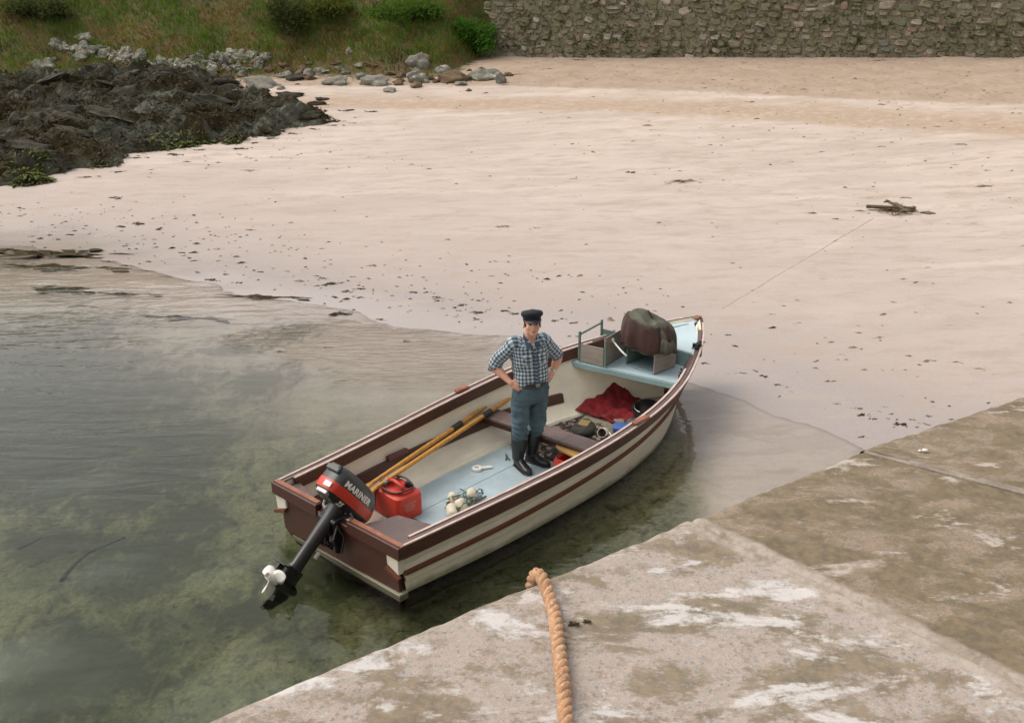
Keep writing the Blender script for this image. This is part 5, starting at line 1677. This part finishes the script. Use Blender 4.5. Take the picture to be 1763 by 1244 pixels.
M['leaf_g'], M['leaf_o'], M['leaf_b'], M['leaf_d'] = leafy('green_grass', (.135, .23, .035)), leafy('olive_grass', (.22, .20, .05)), leafy('rusty_bracken', (.27, .15, .05)), leafy('dark_bramble_leaf', (.085, .105, .035))
M['stem'] = simple('brown_stem', (.07, .045, .025), .8, .4, 5, .2)
mb = MB(); rl = random.Random(5)
for k in range(420):
    x = rl.uniform(WX0, 18); zz = rl.uniform(-.1, 2.2) * rl.random() ** .4
    if nz(x * .6, zz * .9, 4) < -.1: continue
    yb = wall_y(x)
    c0 = Vector((x, yb - .12, zt(x, yb - .3) + zz))
    for i in range(7): leaf_quads(mb, c0 + Vector((rl.gauss(0, .07), rl.uniform(-.05, .02), rl.gauss(0, .05))), rl.uniform(.05, .13), rl)
tag(mb.build('wall_plants', M['moss'], wall), kind='stuff')

# ------------------------------------------------------------------ grass bank
mb = MB(); rl = random.Random(11)
BL = [M['leaf_g'], M['leaf_o'], M['leaf_b'], M['leaf_d']]
n_done = 0
while n_done < 36000:
    x = rl.uniform(-21, .2); d = rl.uniform(-.25, 8.0)
    y = bank_y(x) + d
    if d < .3 and rl.random() < .6: continue
    g = fbm(x * .55, y * .55, 1, 3) + .25 * fbm(x * 2.2, y * 2.2, 4, 2)
    g2 = fbm(x * .4 + 5, y * .5, 8, 3)
    hgt = rl.uniform(.12, .34) * (1.0 + .9 * g)
    mi = 0 if g > -.10 else 1
    if d < 1.6 and rl.random() < .45 - d * .2: mi = 2 if rl.random() < .6 else 1
    if g2 > .22 and rl.random() < .5: mi = 2 if rl.random() < .65 else 1
    if g2 < -.20 and rl.random() < .7: mi = 3
    p = Vector((x, y, zt(x, y) - .02))
    ln = Vector((rl.gauss(0, .35), rl.gauss(-.2, .35), 1)) * hgt
    wd_ = Vector((rl.uniform(.4, 1), rl.uniform(-.6, .6), 0)).normalized() * rl.uniform(.010, .022)
    bend = Vector((rl.gauss(0, .12), -abs(rl.gauss(0, .12)), -.05)) * (hgt * 2)
    mb.add([p - wd_, p + wd_, p + ln * .6 + wd_ * .7, p + ln + bend, p + ln * .6 - wd_ * .7], [(0, 1, 2, 4), (4, 2, 3)], mi)
    n_done += 1
me = mb.mesh('grass'); [me.materials.append(k) for k in BL]
tag(link('grass', me), kind='stuff', label='rough green and rusty grass covering the bank behind the shore', cat='grass')


def shrub(label, x, y, rx, ry, rz_, n, leafm, seed, size=.11, group=None, name='shrub'):
    rl = random.Random(seed)
    z0 = zt(x, y)
    o = thing(name, label, 'shrub', (x, y, z0), group=group)
    mb = MB()
    lobes = [(Vector((rl.uniform(-.6, .6) * rx, rl.uniform(-.6, .6) * ry, rl.uniform(.25, .75) * rz_)), rl.uniform(.3, .55)) for _ in range(11)]
    for k in range(n):
        c_, r = rl.choice(lobes)
        d = Vector((rl.gauss(0, 1), rl.gauss(0, 1), rl.gauss(0, 1))).normalized() * (rl.random() ** .4)
        p = c_ + Vector((d.x * rx * r, d.y * ry * r, d.z * rz_ * r * .9))
        if p.z < .02: continue
        leaf_quads(mb, p, size * rl.uniform(.6, 1.3), rl, 0, .8)
    mb.build('foliage', leafm, o)
    mb = MB()
    for k in range(9):
        c_, r = lobes[k]
        mb.tube([(c_.x * .15, c_.y * .15, -.05), c_ * .6 + Vector((0, 0, .05)), c_], [.02, .013, .006], 5)
    tag(mb.build('stems', M['stem'], o), kind='stuff')
    return o


p = at(822, 92); shrub('bright green bush growing over the left end of the stone wall', p.x, p.y - .15, 1.1, .7, 1.3, 3800, leafy('bright_bush_leaf', (.085, .20, .03)), 1, .12)
p = at(700, 70); shrub('broad mid green bush on the bank above the large grey boulder', p.x, p.y + .6, 1.5, .9, .9, 2600, leafy('mid_bush_leaf', (.10, .18, .03)), 2, .12)
p = at(492, 80); shrub('dark bramble thicket at the middle of the grassy bank', p.x, p.y + .5, 1.0, .8, 1.2, 2600, M['leaf_d'], 3, .11)
p = at(560, 70); shrub('low leafy olive bush beside the dark bramble thicket', p.x, p.y + .8, 1.0, .8, .9, 2000, leafy('olive_bush_leaf', (.13, .155, .035)), 4, .11)
p = at(60, 60); shrub('dark scrubby bush at the far left end of the grassy bank', p.x, p.y + .5, 1.4, .9, .8, 2600, M['leaf_d'], 6, .11)

# ------------------------------------------------------------------ rocks
def rock_mesh(seed, sub=3, rough=.28, flat=0.0, name='rock'):
    bm = bmesh.new(); bmesh.ops.create_icosphere(bm, subdivisions=sub, radius=.5)
    rr = random.Random(seed)
    cuts = [(Vector((rr.uniform(-1, 1), rr.uniform(-1, 1), rr.uniform(-.6, 1))).normalized(), rr.uniform(.24, .42)) for _ in range(12)]
    for v_ in bm.verts:
        p = v_.co
        for n_, d in cuts:
            k = p.dot(n_) - d
            if k > 0: p -= n_ * k * .95
        p += p.normalized() * (rough * .35 * noise.noise(p * 2.3 + Vector((seed * 3.1, 0, 0))) + rough * .30 * noise.noise(p * 6 + Vector((0, seed, 0))))
        v_.co = p
    me = bpy.data.meshes.new(name); bm.to_mesh(me); bm.free()
    me.polygons.foreach_set('use_smooth', [seed % 2 == 0] * len(me.polygons))
    return me


ROCKS = {k: [rock_mesh(s_ * 7 + 1 + (s_ % 2 == 0 and k == 'boulder'), 3, .45) for s_ in range(8)] for k in ('boulder', 'palerock', 'brownrock', 'darkrock')}
for k, l_ in ROCKS.items():
    for m_ in l_: m_.materials.append(M[k])


def rock(px, py, wpx, hpx, kind, label, name='rock', group=None, deep=.75, sink=.25, seed=None, rz=None):
    """a rock whose foot stands at the ground seen at (px, py)"""
    p = at(px, py)
    dist = (p - Vector((0, 0, CAM_H))).length
    w = wpx * dist / FPX; h = hpx * dist / FPX * 1.25
    rr = random.Random(int(px * 31 + py * 17))
    o = bpy.data.objects.new(name, rr.choice(ROCKS[kind]) if seed is None else ROCKS[kind][seed]); COL.objects.link(o)
    o.location = (p.x, p.y + w * deep * .4, zt(p.x, p.y) + h * (.5 - sink))
    o.rotation_euler = (rr.uniform(-.15, .15), rr.uniform(-.15, .15), rr.uniform(0, 6.28) if rz is None else rz)
    if rz is None: o.scale = (w * 1.12, w * 1.12, h * 1.2)
    else: o.scale = (w * 1.15, w * deep * 1.2, h * 1.2)
    return tag(o, label, 'rock', group)


rock(716, 121, 42, 30, 'boulder', 'big upright grey boulder standing tallest at the foot of the grassy bank', 'boulder', rz=.2)
rock(716, 143, 40, 26, 'palerock', 'flat faced pale boulder leaning in front of the big grey one', 'boulder', rz=-.3)
rock(641, 149, 48, 20, 'boulder', 'rounded grey green boulder alone on the edge of the sand', 'boulder', rz=.0)
rock(762, 125, 27, 12, 'palerock', 'small bright white rock just right of the big grey boulder', 'boulder', rz=.1)
rock(779, 143, 52, 20, 'brownrock', 'wide low brown boulder at the sand edge below the green bush', 'boulder', rz=.0)
rock(833, 138, 52, 20, 'palerock', 'wide pale brown boulder right of the low brown boulder', 'boulder', rz=.1)
rock(862, 144, 20, 18, 'boulder', 'small dark grey boulder at the right end of the boulder line', 'boulder', rz=.5)
rock(686, 147, 20, 9, 'brownrock', 'little brown rock between the two rounded boulders on the sand edge', 'boulder', rz=.3)
rock(447, 152, 58, 18, 'boulder', 'long low grey boulder at the upper corner of the reef', 'boulder', rz=.1)
rock(553, 128, 26, 10, 'palerock', 'small pale slab among the brown stones below the bank', 'boulder', rz=.1)
rock(506, 139, 26, 14, 'darkrock', 'small dark boulder beside the long low grey boulder', 'boulder', rz=.1)
rock(572, 148, 44, 14, 'boulder', 'mossy grey slab lying at the sand edge left of the round boulder', 'boulder', rz=.1)
rock(600, 95, 14, 14, 'palerock', 'single pale stone set high in the rusty grass', 'boulder', rz=.4)
rock(93, 76, 16, 10, 'palerock', 'lone rounded pale stone in the grass at far left', 'boulder', rz=.2)
rock(143, 72, 30, 14, 'palerock', 'pale jagged rock standing above the row of white stones', 'boulder', rz=.6)
rock(72, 122, 40, 18, 'palerock', 'large whitish rock at the left edge above the dark reef', 'boulder', rz=.1)
rl = random.Random(77)
PR = [(95, 88), (150, 92), (200, 100), (240, 112), (300, 116), (330, 112), (390, 106), (420, 110), (462, 106)]
for k in range(96):
    u = rl.uniform(0, len(PR) - 1.01); i = int(u); f_ = u - i
    x, y = PR[i][0] + (PR[i + 1][0] - PR[i][0]) * f_, PR[i][1] + (PR[i + 1][1] - PR[i][1]) * f_
    w = rl.uniform(9, 26)
    rock(x + rl.gauss(0, 8), y + rl.gauss(0, 7), w, w * rl.uniform(.45, .7), 'palerock', 'whitish stone in the row below the grass bank above the dark reef', 'stone', 'whitish stones below the grass bank')
for k in range(84):
    x = rl.uniform(300, 880); y = 124 + rl.gauss(0, 9) + (x - 250) * .018 - (10 if x < 450 else 0)
    w = rl.uniform(8, 22)
    rock(x, y, w, w * rl.uniform(.35, .55), rl.choice(('brownrock', 'brownrock', 'boulder')), 'small brownish stone strewn between the grass bank and the sand', 'stone', 'brown stones below the grass bank')

# ------------------------------------------------------------------ dark reef
RP = [(-60, 128), (40, 124), (120, 120), (220, 121), (300, 124), (350, 128), (400, 138), (425, 152), (375, 158), (360, 166), (420, 170), (480, 176), (545, 186), (555, 196), (603, 208), (590, 213), (530, 217), (500, 224), (455, 238),
      (432, 236), (395, 253), (380, 244), (330, 252), (285, 260), (225, 268), (205, 284), (150, 290), (110, 302), (60, 318), (-60, 330)]
RPW = np.array([tuple(at(px, py))[:2] for px, py in RP])


def in_poly(x, y):
    c_ = False; n_ = len(RPW); j = n_ - 1
    for i in range(n_):
        xi, yi = RPW[i]; xj, yj = RPW[j]
        if (yi > y) != (yj > y) and x < (xj - xi) * (y - yi) / (yj - yi) + xi: c_ = not c_
        j = i
    return c_


def edge_d(x, y):
    a, b = RPW, np.roll(RPW, -1, axis=0); d = b - a; p = np.array((x, y))
    tt = np.clip(((p - a) * d).sum(1) / (d * d).sum(1), 0, 1)
    return float(np.hypot(*(p - a - d * tt[:, None]).T).min())


def reef_h(x, y):
    e = edge_d(x, y) * (1 if in_poly(x, y) else -1)
    e += .75 * fbm(x * 1.3, y * 1.7, 5, 4)
    if e < -.3: return -.3
    u, w = x * .75 + y * .66, -x * .66 + y * .75
    rg_ = 1 - abs(noise.noise(Vector((u * .35, w * 1.3, 2)))) * 2
    rg2_ = 1 - abs(noise.noise(Vector((u * 1.1, w * 3.2, 7)))) * 2
    h = sstep(-.15, 1.6, e) * .12 + max(0, sstep(-.1, .8, e)) * (.30 * rg_ + .20 * rg2_ + .20 * fbm(x * 2.5, y * 2.5, 1, 4) + .26 * (round(3 * noise.noise(Vector((u * 1.6, w * 4, 3)))) / 3))
    return h - .05


xs = np.arange(RPW[:, 0].min() - .3, RPW[:, 0].max() + .6, .11); ys = np.arange(RPW[:, 1].min() - .3, RPW[:, 1].max() + .6, .13)
HH = {}
rv, idx, rf = [], {}, []
for j, y in enumerate(ys):
    for i, x in enumerate(xs):
        h = reef_h(x, y); HH[i, j] = h
        if h > -.29: idx[i, j] = len(rv); rv.append((x, y, zt(x, y) + h))
for (i, j) in list(idx):
    q = [(i, j), (i + 1, j), (i + 1, j + 1), (i, j + 1)]
    if all(k in idx for k in q): rf.append(tuple(idx[k] for k in q))
me = bpy.data.meshes.new('rock_reef'); me.from_pydata(rv, [], rf); me.polygons.foreach_set('use_smooth', [False] * len(rf))
t = NT('weedy_rock')
v = t.coord('Object')
n1 = t.noise(v, .8, 6, .65, .5); n2 = t.noise(v, 5, 6, .7); n3 = t.noise(v, 18, 4, .7)
c = t.mix(t.mapr(n1, .42, .60), (.040, .031, .014), (.095, .097, .075))
c = t.mix(t.mapr(n2, .52, .68), c, (.062, .045, .018))
c = t.mix(t.mapr(t.math('ADD', n1, t.math('MULTIPLY', n2, .6)), .88, 1.0), c, (.17, .165, .13))
c = t.mix(1.0, c, t.ramp(n3, [(.25, .6), (.75, 1.25)]), 'MULTIPLY')
h = t.math('ADD', n2, t.math('MULTIPLY', n3, .4))
tag(link('rock_reef', me, t.pbr(c, .92, t.bump(h, .7, .08), 0, .12)), 'low dark weed covered rock reef running into the sand at the left', 'reef')

rl = random.Random(44)
pts = []
while len(pts) < 60:
    x, y = rl.uniform(RPW[:, 0].min() + 4, RPW[:, 0].max()), rl.uniform(RPW[:, 1].min(), RPW[:, 1].max())
    if in_poly(x, y) and edge_d(x, y) > .15: pts.append((x, y))
for k, (x, y) in enumerate(pts):
    w = rl.uniform(.3, 1.3)
    o = bpy.data.objects.new('ledge_rock', ROCKS['darkrock'][k % 8]); COL.objects.link(o)
    o.location = (x, y, zt(x, y) + max(0, reef_h(x, y)) + .0)
    o.rotation_euler = (rl.uniform(-.4, .4), rl.uniform(-.4, .4), R(40) + rl.gauss(0, .4)); o.scale = (w * 1.3, w * .7, w * rl.uniform(.25, .5))
    tag(o, 'dark angular rock rising from the weedy reef', 'rock', 'dark rocks on the reef')
for (px, py, w, h, lab) in ((545, 181, 34, 7, 'thin dark rock sliver on the sand nearest the tip of the reef'), (500, 168, 50, 9, 'flat dark rock standing in the sand gap above the reef'), (450, 162, 30, 8, 'short dark rock in the sand gap below the long grey boulder'),
                            (555, 173, 26, 5, 'low dark rock alone on sand right of the gap')):
    rock(px, py, w, h, 'darkrock', lab, 'ledge_rock', rz=.1, deep=.4)
# seaweed over the reef
def frond(mb, p, s_, r_, mi=0, rise=.35):
    a = r_.uniform(0, 6.28); d = Vector((math.cos(a), math.sin(a), 0)); sdv = Vector((-d.y, d.x, 0)) * s_ * r_.uniform(.10, .22)
    k = r_.uniform(.1, rise) * s_
    b = d * s_ * .5 + Vector((0, 0, k)) + sdv * r_.uniform(-1, 1); c_ = d * s_ + Vector((0, 0, k * r_.uniform(-.1, .7))) + sdv * r_.uniform(-2, 2)
    mb.add([p - sdv * .5, p + sdv * .5, p + b + sdv, p + c_ + sdv * .3, p + c_ - sdv * .3, p + b - sdv], [(0, 1, 2, 5), (5, 2, 3, 4)], mi)
M['greenweed'] = simple('bright_green_weed', (.12, .16, .03), .8, .4, 6, .2, spec=.15)
mb = MB(); cnt = 0
gset = [tuple(at(px, py))[:2] for px, py in ((190, 292), (170, 296), (60, 305), (80, 316), (50, 318), (295, 253), (410, 250), (345, 252))]
while cnt < 15000:
    x, y = rl.uniform(RPW[:, 0].min() + 2, RPW[:, 0].max()), rl.uniform(RPW[:, 1].min(), RPW[:, 1].max())
    if rl.random() < .25:
        g_ = rl.choice(gset); x, y = g_[0] + rl.gauss(0, .35), g_[1] + rl.gauss(0, .3)
    h = reef_h(x, y)
    if h < -.02: continue
    if fbm(x * .6, y * .6, 21, 3) < -.05 and rl.random() < .8: continue
    gd = min(math.hypot(x - a, y - b) for a, b in gset)
    frond(mb, Vector((x, y, zt(x, y) + h + .01)), rl.uniform(.07, .20), rl, 2 if gd < .55 and rl.random() < .6 else (0 if rl.random() < .7 else 1), .3)
    cnt += 1
me = mb.mesh('seaweed'); [me.materials.append(k) for k in (M['weed'], simple('dark_weed', (.045, .034, .014), .9, .4, 6, .2, spec=.1), M['greenweed'])]
tag(link('seaweed', me), 'brown and green seaweed draped over the dark reef', 'seaweed', kind='stuff')

# ------------------------------------------------------------------ seaweed scraps on the sand
def clump_mesh(seed, m, n=26, lump=True):
    rr = random.Random(seed); mb = MB()
    if lump:
        for k in range(3):
            c_ = Vector((rr.uniform(-.22, .22), rr.uniform(-.16, .16), .0)); mb.ell(c_, (rr.uniform(.14, .28), rr.uniform(.1, .2), rr.uniform(.08, .16)), None, 8, 5)
        mb.v = [tuple(Vector(p) * (1 + .35 * noise.noise(Vector(p) * 6 + Vector((seed, 0, 0))))) for p in mb.v]
    for k in range(n):
        frond(mb, Vector((rr.gauss(0, .17), rr.gauss(0, .12), .02)), rr.uniform(.14, .42), rr, 0, .35)
    me = mb.mesh('seaweed'); me.materials.append(m); return me
CL = [clump_mesh(k, M['weed']) for k in range(8)]; CLP = [clump_mesh(50 + k, M['weedpale'], 20, False) for k in range(6)]
CLS = [clump_mesh(80 + k, M['weed'], 30, False) for k in range(4)]


def weed(px, py, wpx, label, group=None, pool=None, flat=1.0, rz=None, sy=1.0, name='seaweed_clump', lift=0.0):
    p = at(px, py); dist = (p - Vector((0, 0, CAM_H))).length
    w = wpx * dist / FPX * 1.2
    rr = random.Random(int(px * 13 + py * 29))
    o = bpy.data.objects.new(name, rr.choice(pool or CL)); COL.objects.link(o)
    o.location = (p.x, p.y, zt(p.x, p.y) + lift - .004); o.rotation_euler = (0, 0, rr.uniform(-.5, .5) if rz is None else rz)
    o.scale = (w * 1.15, w * .85 * sy, w * .55 * flat)
    return tag(o, label, 'seaweed', group)


weed(580, 541, 30, 'largest dark seaweed clump lying at the water edge behind the man', rz=.1)
weed(570, 489, 22, 'big rounded seaweed clump leading the drift line above the water edge')
weed(822, 538, 18, 'dark seaweed clump just left of the man beside his shoulder')
weed(364, 482, 17, 'dark oval seaweed clump on sand near the left water curve')
weed(700, 587, 14, 'small seaweed scrap in the grey shallow behind the man')
weed(238, 386, 20, 'dark seaweed clump on open sand below the reef, right one of a pair')
weed(208, 390, 14, 'dark seaweed clump on open sand below the reef, left one of a pair')
weed(198, 340, 16, 'dark seaweed clump on sand closest under the reef')
weed(1088, 297, 16, 'small dark seaweed tuft alone in the middle of the beach')
weed(1180, 311, 54, 'spread brown seaweed patch in the middle of the beach', pool=CLP, sy=.7, flat=.4)
weed(1486, 714, 18, 'dark seaweed clump leading the drift line near the pier')
weed(1440, 377, 10, 'tiny dark seaweed scrap beside the line in the sand')
g1 = 'seaweed scraps along the left drift line'
for x, y, w in ((313, 435, 11), (318, 440, 10), (326, 444, 9), (335, 449, 11), (376, 449, 9), (396, 445, 6), (389, 472, 11), (413, 487, 12), (448, 468, 10), (430, 478, 6), (340, 469, 10), (495, 467, 8), (545, 457, 5), (545, 475, 9), (556, 479, 13), (547, 492, 10),
                (597, 502, 15), (576, 511, 12), (622, 497, 14), (640, 498, 6), (610, 510, 9), (619, 512, 12), (665, 501, 7), (683, 493, 9), (711, 503, 13), (735, 503, 12), (748, 505, 8), (753, 512, 14), (755, 518, 13), (776, 516, 9), (762, 531, 9), (796, 525, 16), (783, 530, 9),
                (786, 545, 8), (822, 550, 11), (868, 535, 14), (885, 540, 14), (603, 540, 12), (655, 550, 12), (690, 527, 8), (720, 522, 6), (560, 497, 6), (520, 468, 7), (470, 462, 8), (425, 452, 6), (640, 513, 7), (840, 533, 8), (908, 546, 12), (955, 552, 14), (985, 556, 12), (900, 540, 8),
                (120, 404, 12), (85, 405, 10), (100, 412, 10), (55, 407, 8), (127, 432, 9), (220, 420, 8)):
    weed(x, y, w, 'small brown seaweed scrap on the drift line left of the boat', g1)
g2 = 'seaweed scraps between the bow and the pier'
for x, y, w in ((1252, 643, 7), (1279, 642, 12), (1265, 637, 6), (1300, 638, 10), (1316, 648, 14), (1338, 662, 12), (1356, 666, 9), (1363, 674, 8), (1381, 669, 8), (1440, 695, 9), (1436, 656, 9), (1430, 686, 7), (1445, 694, 8), (1462, 702, 8), (1479, 703, 12), (1504, 721, 12), (1530, 720, 9), (1545, 722, 10),
                (1554, 731, 20), (1570, 722, 10), (1595, 730, 12), (1486, 752, 14), (1502, 757, 7), (1390, 733, 6), (1352, 714, 6), (1476, 740, 7), (1553, 681, 8), (1524, 700, 8), (1609, 700, 8), (1212, 625, 12), (1600, 716, 12), (1516, 708, 9), (1580, 735, 10), (1540, 735, 9), (1234, 640, 6)):
    weed(x, y, w, 'small brown seaweed scrap on wet sand between bow and pier', g2)
g3 = 'tan seaweed wisps on the dry beach'
for x, y, w in ((1170, 312, 14), (990, 308, 18), (870, 390, 30), (925, 392, 20), (1030, 310, 10), (840, 270, 10), (1410, 231, 14), (1417, 261, 16), (1450, 262, 12), (1518, 252, 16), (1655, 248, 26), (1505, 283, 9), (1648, 283, 16), (1700, 293, 14), (1310, 316, 9), (1700, 320, 36), (1470, 258, 10), (1590, 248, 10),
                (430, 293, 26), (360, 288, 14), (355, 270, 10), (300, 275, 8), (1130, 300, 12), (1210, 308, 12), (700, 300, 8), (620, 270, 9), (1690, 430, 16), (1600, 620, 26), (1650, 622, 22), (1690, 634, 22), (1715, 643, 14), (1640, 560, 14), (1540, 520, 20), (1480, 560, 16), (1420, 480, 14), (1330, 540, 16), (1380, 555, 20),
                (1300, 520, 14), (1520, 580, 20), (1450, 610, 14), (1250, 570, 10), (1560, 480, 18), (1600, 460, 14), (1640, 470, 12), (1280, 430, 10), (1210, 350, 12), (1090, 370, 10), (980, 350, 10), (760, 330, 10), (1500, 340, 12), (1620, 380, 12), (1680, 384, 14), (1560, 340, 22), (450, 340, 10), (330, 370, 10),
                (950, 118, 22), (1000, 103, 26), (1040, 105, 16), (890, 128, 20), (1440, 98, 22), (1515, 104, 30), (1500, 98, 12), (1150, 118, 12), (870, 146, 20)):
    weed(x, y, w, 'thin tan seaweed wisp lying on the dry sand', g3, pool=CLP, flat=.5, rz=rl.uniform(-.3, .3), sy=.5)
for x, y, w, lab in ((90, 437, 170, 'long dark weed mat along the upper left water curve'), (100, 462, 130, 'broad brown weed mat under the shallow water at the left edge'), (120, 500, 120, 'weed mat under the left shallows below the broad brown one'), (215, 507, 70, 'thin weed streak under the middle of the left shallows'),
                     (310, 548, 90, 'brown weed streak under the shallows left of the large clump'), (450, 512, 90, 'thin brown weed streak along the water edge left of the large clump'), (490, 605, 30, 'short dark weed strip floating in the grey shallow'), (570, 598, 34, 'slim weed strip floating right of the short dark one')):
    weed(x, y, w, lab, pool=CLS, flat=.3, rz=-.12, sy=.4, name='weed_mat', lift=.0)
for x, y, w in ((20, 430, 34), (48, 433, 36), (76, 436, 32), (104, 437, 36), (132, 440, 34), (160, 444, 32), (190, 450, 30), (220, 457, 26), (255, 466, 24), (290, 476, 20), (330, 484, 18), (375, 494, 16)):
    weed(x, y, w, 'low dark weed washed up along the left waterline', 'dark weed along the left waterline', flat=.35, rz=-.15, sy=.35)
for x, y, w in ((235, 272, 22), (262, 292, 12), (300, 266, 26), (345, 258, 18), (415, 256, 26), (440, 246, 20), (470, 238, 22), (505, 230, 20), (540, 222, 18), (575, 216, 20), (205, 296, 20), (150, 305, 22), (258, 305, 10), (610, 212, 14), (640, 192, 22), (600, 190, 26), (560, 180, 18)):
    weed(x, y, w, 'dark weed tuft fringing the sandy edge of the reef', 'dark weed tufts along the reef edge', pool=CLS, flat=.6, sy=.7)
# kelp stalks on the bed
def stalk(label, pxs, r):
    ps = [at(px, py) for px, py in pxs]; c0 = ps[0]
    n_ = len(ps); P = []
    for i in range((n_ - 1) * 6 + 1):
        q = Vector([hermite([(j, ps[j][c_]) for j in range(n_)], i / 6) for c_ in range(3)]); q.z = zt(q.x, q.y) + r * .2; P.append(q - Vector((c0.x, c0.y, 0)))
    o = thing('kelp_stalk', label, 'seaweed', (c0.x, c0.y, 0)); mb = MB(); mb.tube(P, [r * (1 - .5 * i / len(P)) for i in range(len(P))], 7); mb.build('stalk', M['weed'], o, smooth=True)
stalk('long curved kelp stalk lying on the bed left of the propeller', [(105, 1000), (125, 975), (160, 948), (215, 925)], .018)
stalk('short straight kelp stalk on the bed at the left edge', [(30, 945), (50, 937), (70, 926)], .016)

# ------------------------------------------------------------------ loose flecks on the beach
mb = MB(); rl = random.Random(91); cnt = 0
while cnt < 1300:
    x, y = rl.uniform(-12, 19), rl.uniform(8, 34.5)
    s_ = shore_sd(x, y)
    if s_ < .1: continue
    dens = .015 + .16 * sstep(.05, .3, fbm(x * .45, y * .9, 14, 3)) + (.6 if x < 2.5 else .15) * sstep(2.2, .6, abs(s_ - 1.6)) + .05 * sstep(1, 6, x)
    if rl.random() > dens: continue
    if x < -3 and y > 21 and in_poly(x, y): continue
    sz = rl.uniform(.008, .03) * (1 if rl.random() < .88 else 2.0) * (1.4 if y > 22 else 1)
    a = rl.uniform(-.6, .6); d = Vector((math.cos(a), math.sin(a), 0)) * sz * rl.uniform(1, 2.4); e = Vector((-math.sin(a), math.cos(a), 0)) * sz * rl.uniform(.4, .8)
    p = Vector((x, y, zt(x, y) + .003)); k = Vector((0, 0, sz * .5))
    mb.add([p - d, p - e * rl.uniform(.4, 1), p + d * rl.uniform(.5, 1), p + e, p + k], [(0, 1, 4), (1, 2, 4), (2, 3, 4), (3, 0, 4)], 0 if rl.random() < (.45 if s_ < 3.2 else .04) else (1 if rl.random() < .4 else 2))
    cnt += 1
me = mb.mesh('beach_debris'); [me.materials.append(k) for k in (M['weed'], M['weedpale'], M['midfleck'])]
tag(link('beach_debris', me), 'fine brown weed flecks scattered over the sand', 'debris', kind='stuff')

# ------------------------------------------------------------------ anchor and line in the sand
p = at(1535, 362)
an = thing('anchor', 'weedy brown anchor lying on the sand at the end of the straight line', 'anchor', (p.x, p.y, zt(p.x, p.y)))
mb = MB(); mb.tube([(-.46, .06, .06), (-.1, .0, .06), (.42, -.06, .05)], [.035, .03, .03], 8); mb.build('shank', M['iron'], an)
mb = MB(); mb.tube([(.10, .50, .04), (.16, .2, .07), (.12, -.05, .08), (.16, -.25, .05)], [.02, .035, .035, .02], 8); mb.build('crown_arm', M['iron'], an)
for a, b in (((.10, .50, .04), .3), ((.16, -.25, .05), -.4)):
    mb = MB(); c_ = Vector(a); mb.add([c_ + Vector((-.10, 0, 0)), c_ + Vector((.10, 0, 0)), c_ + Vector((.02, .16 * (1 if b > 0 else -1), .03)), c_ + Vector((0, 0, .05))], [(0, 1, 2), (0, 3, 1), (1, 3, 2), (2, 3, 0)]); mb.build('fluke', M['iron'], an)
mb = MB(); rr = random.Random(9)
for k in range(90): frond(mb, Vector((rr.gauss(.12, .17), rr.gauss(.02, .2), .02)), rr.uniform(.1, .3), rr, 0, .12)
tag(mb.build('weed_tangle', M['weedbrown'], an), kind='stuff')
P = []
for i in range(80):
    u = i / 79; q = at(1243 + (1503 - 1243) * u, 531 + (376 - 531) * u)
    q.x += .03 * nz(u * 7, 2); P.append(Vector((q.x, q.y, zt(q.x, q.y) - .013)))
c0 = P[0].copy()
ml = thing('anchor_line', 'thin sandy brown line running straight up the beach to the anchor', 'line', c0)
mb = MB(); rows = []
for i, q in enumerate(P):
    d = (P[min(i + 1, 79)] - P[max(i - 1, 0)]).normalized(); sdv = Vector((-d.y, d.x, 0)) * (.028 + .010 * nz(i * .3, 4)); b = q - c0 + Vector((0, 0, .012))
    rows.append([b - sdv - Vector((0, 0, .012)), b - sdv * .4 + Vector((0, 0, .004)), b + sdv * .4 + Vector((0, 0, .004)), b + sdv - Vector((0, 0, .012))])
mb.loft(rows, closed=False); mb.build('line_body', M['line'], ml, smooth=True)

# ------------------------------------------------------------------ scraps on the pier
for px, py, s_, lab in ((987, 1075, .03, 'small dried brown seaweed tuft on the pier right of the orange rope'), (1010, 1071, .022, 'tiny brown leaf scrap on the pier beside the dried tuft')):
    q = at(px, py, z=PZ)
    o = bpy.data.objects.new('seaweed_scrap', CL[3]); COL.objects.link(o); o.location = (q.x, q.y, PZ + .004); o.scale = (s_ * 1.1, s_, s_ * .8); tag(o, lab, 'seaweed')
q = at(1592, 778, z=PZ)
o = thing('shell', 'small broken white shell lying on the brown pier concrete', 'shell', (q.x, q.y, PZ))
mb = MB(); mb.ell((0, 0, .008), (.011, .007, .006)); mb.ell((-.016, .004, .004), (.006, .005, .004)); mb.build('shell_body', M['white'], o, smooth=True)
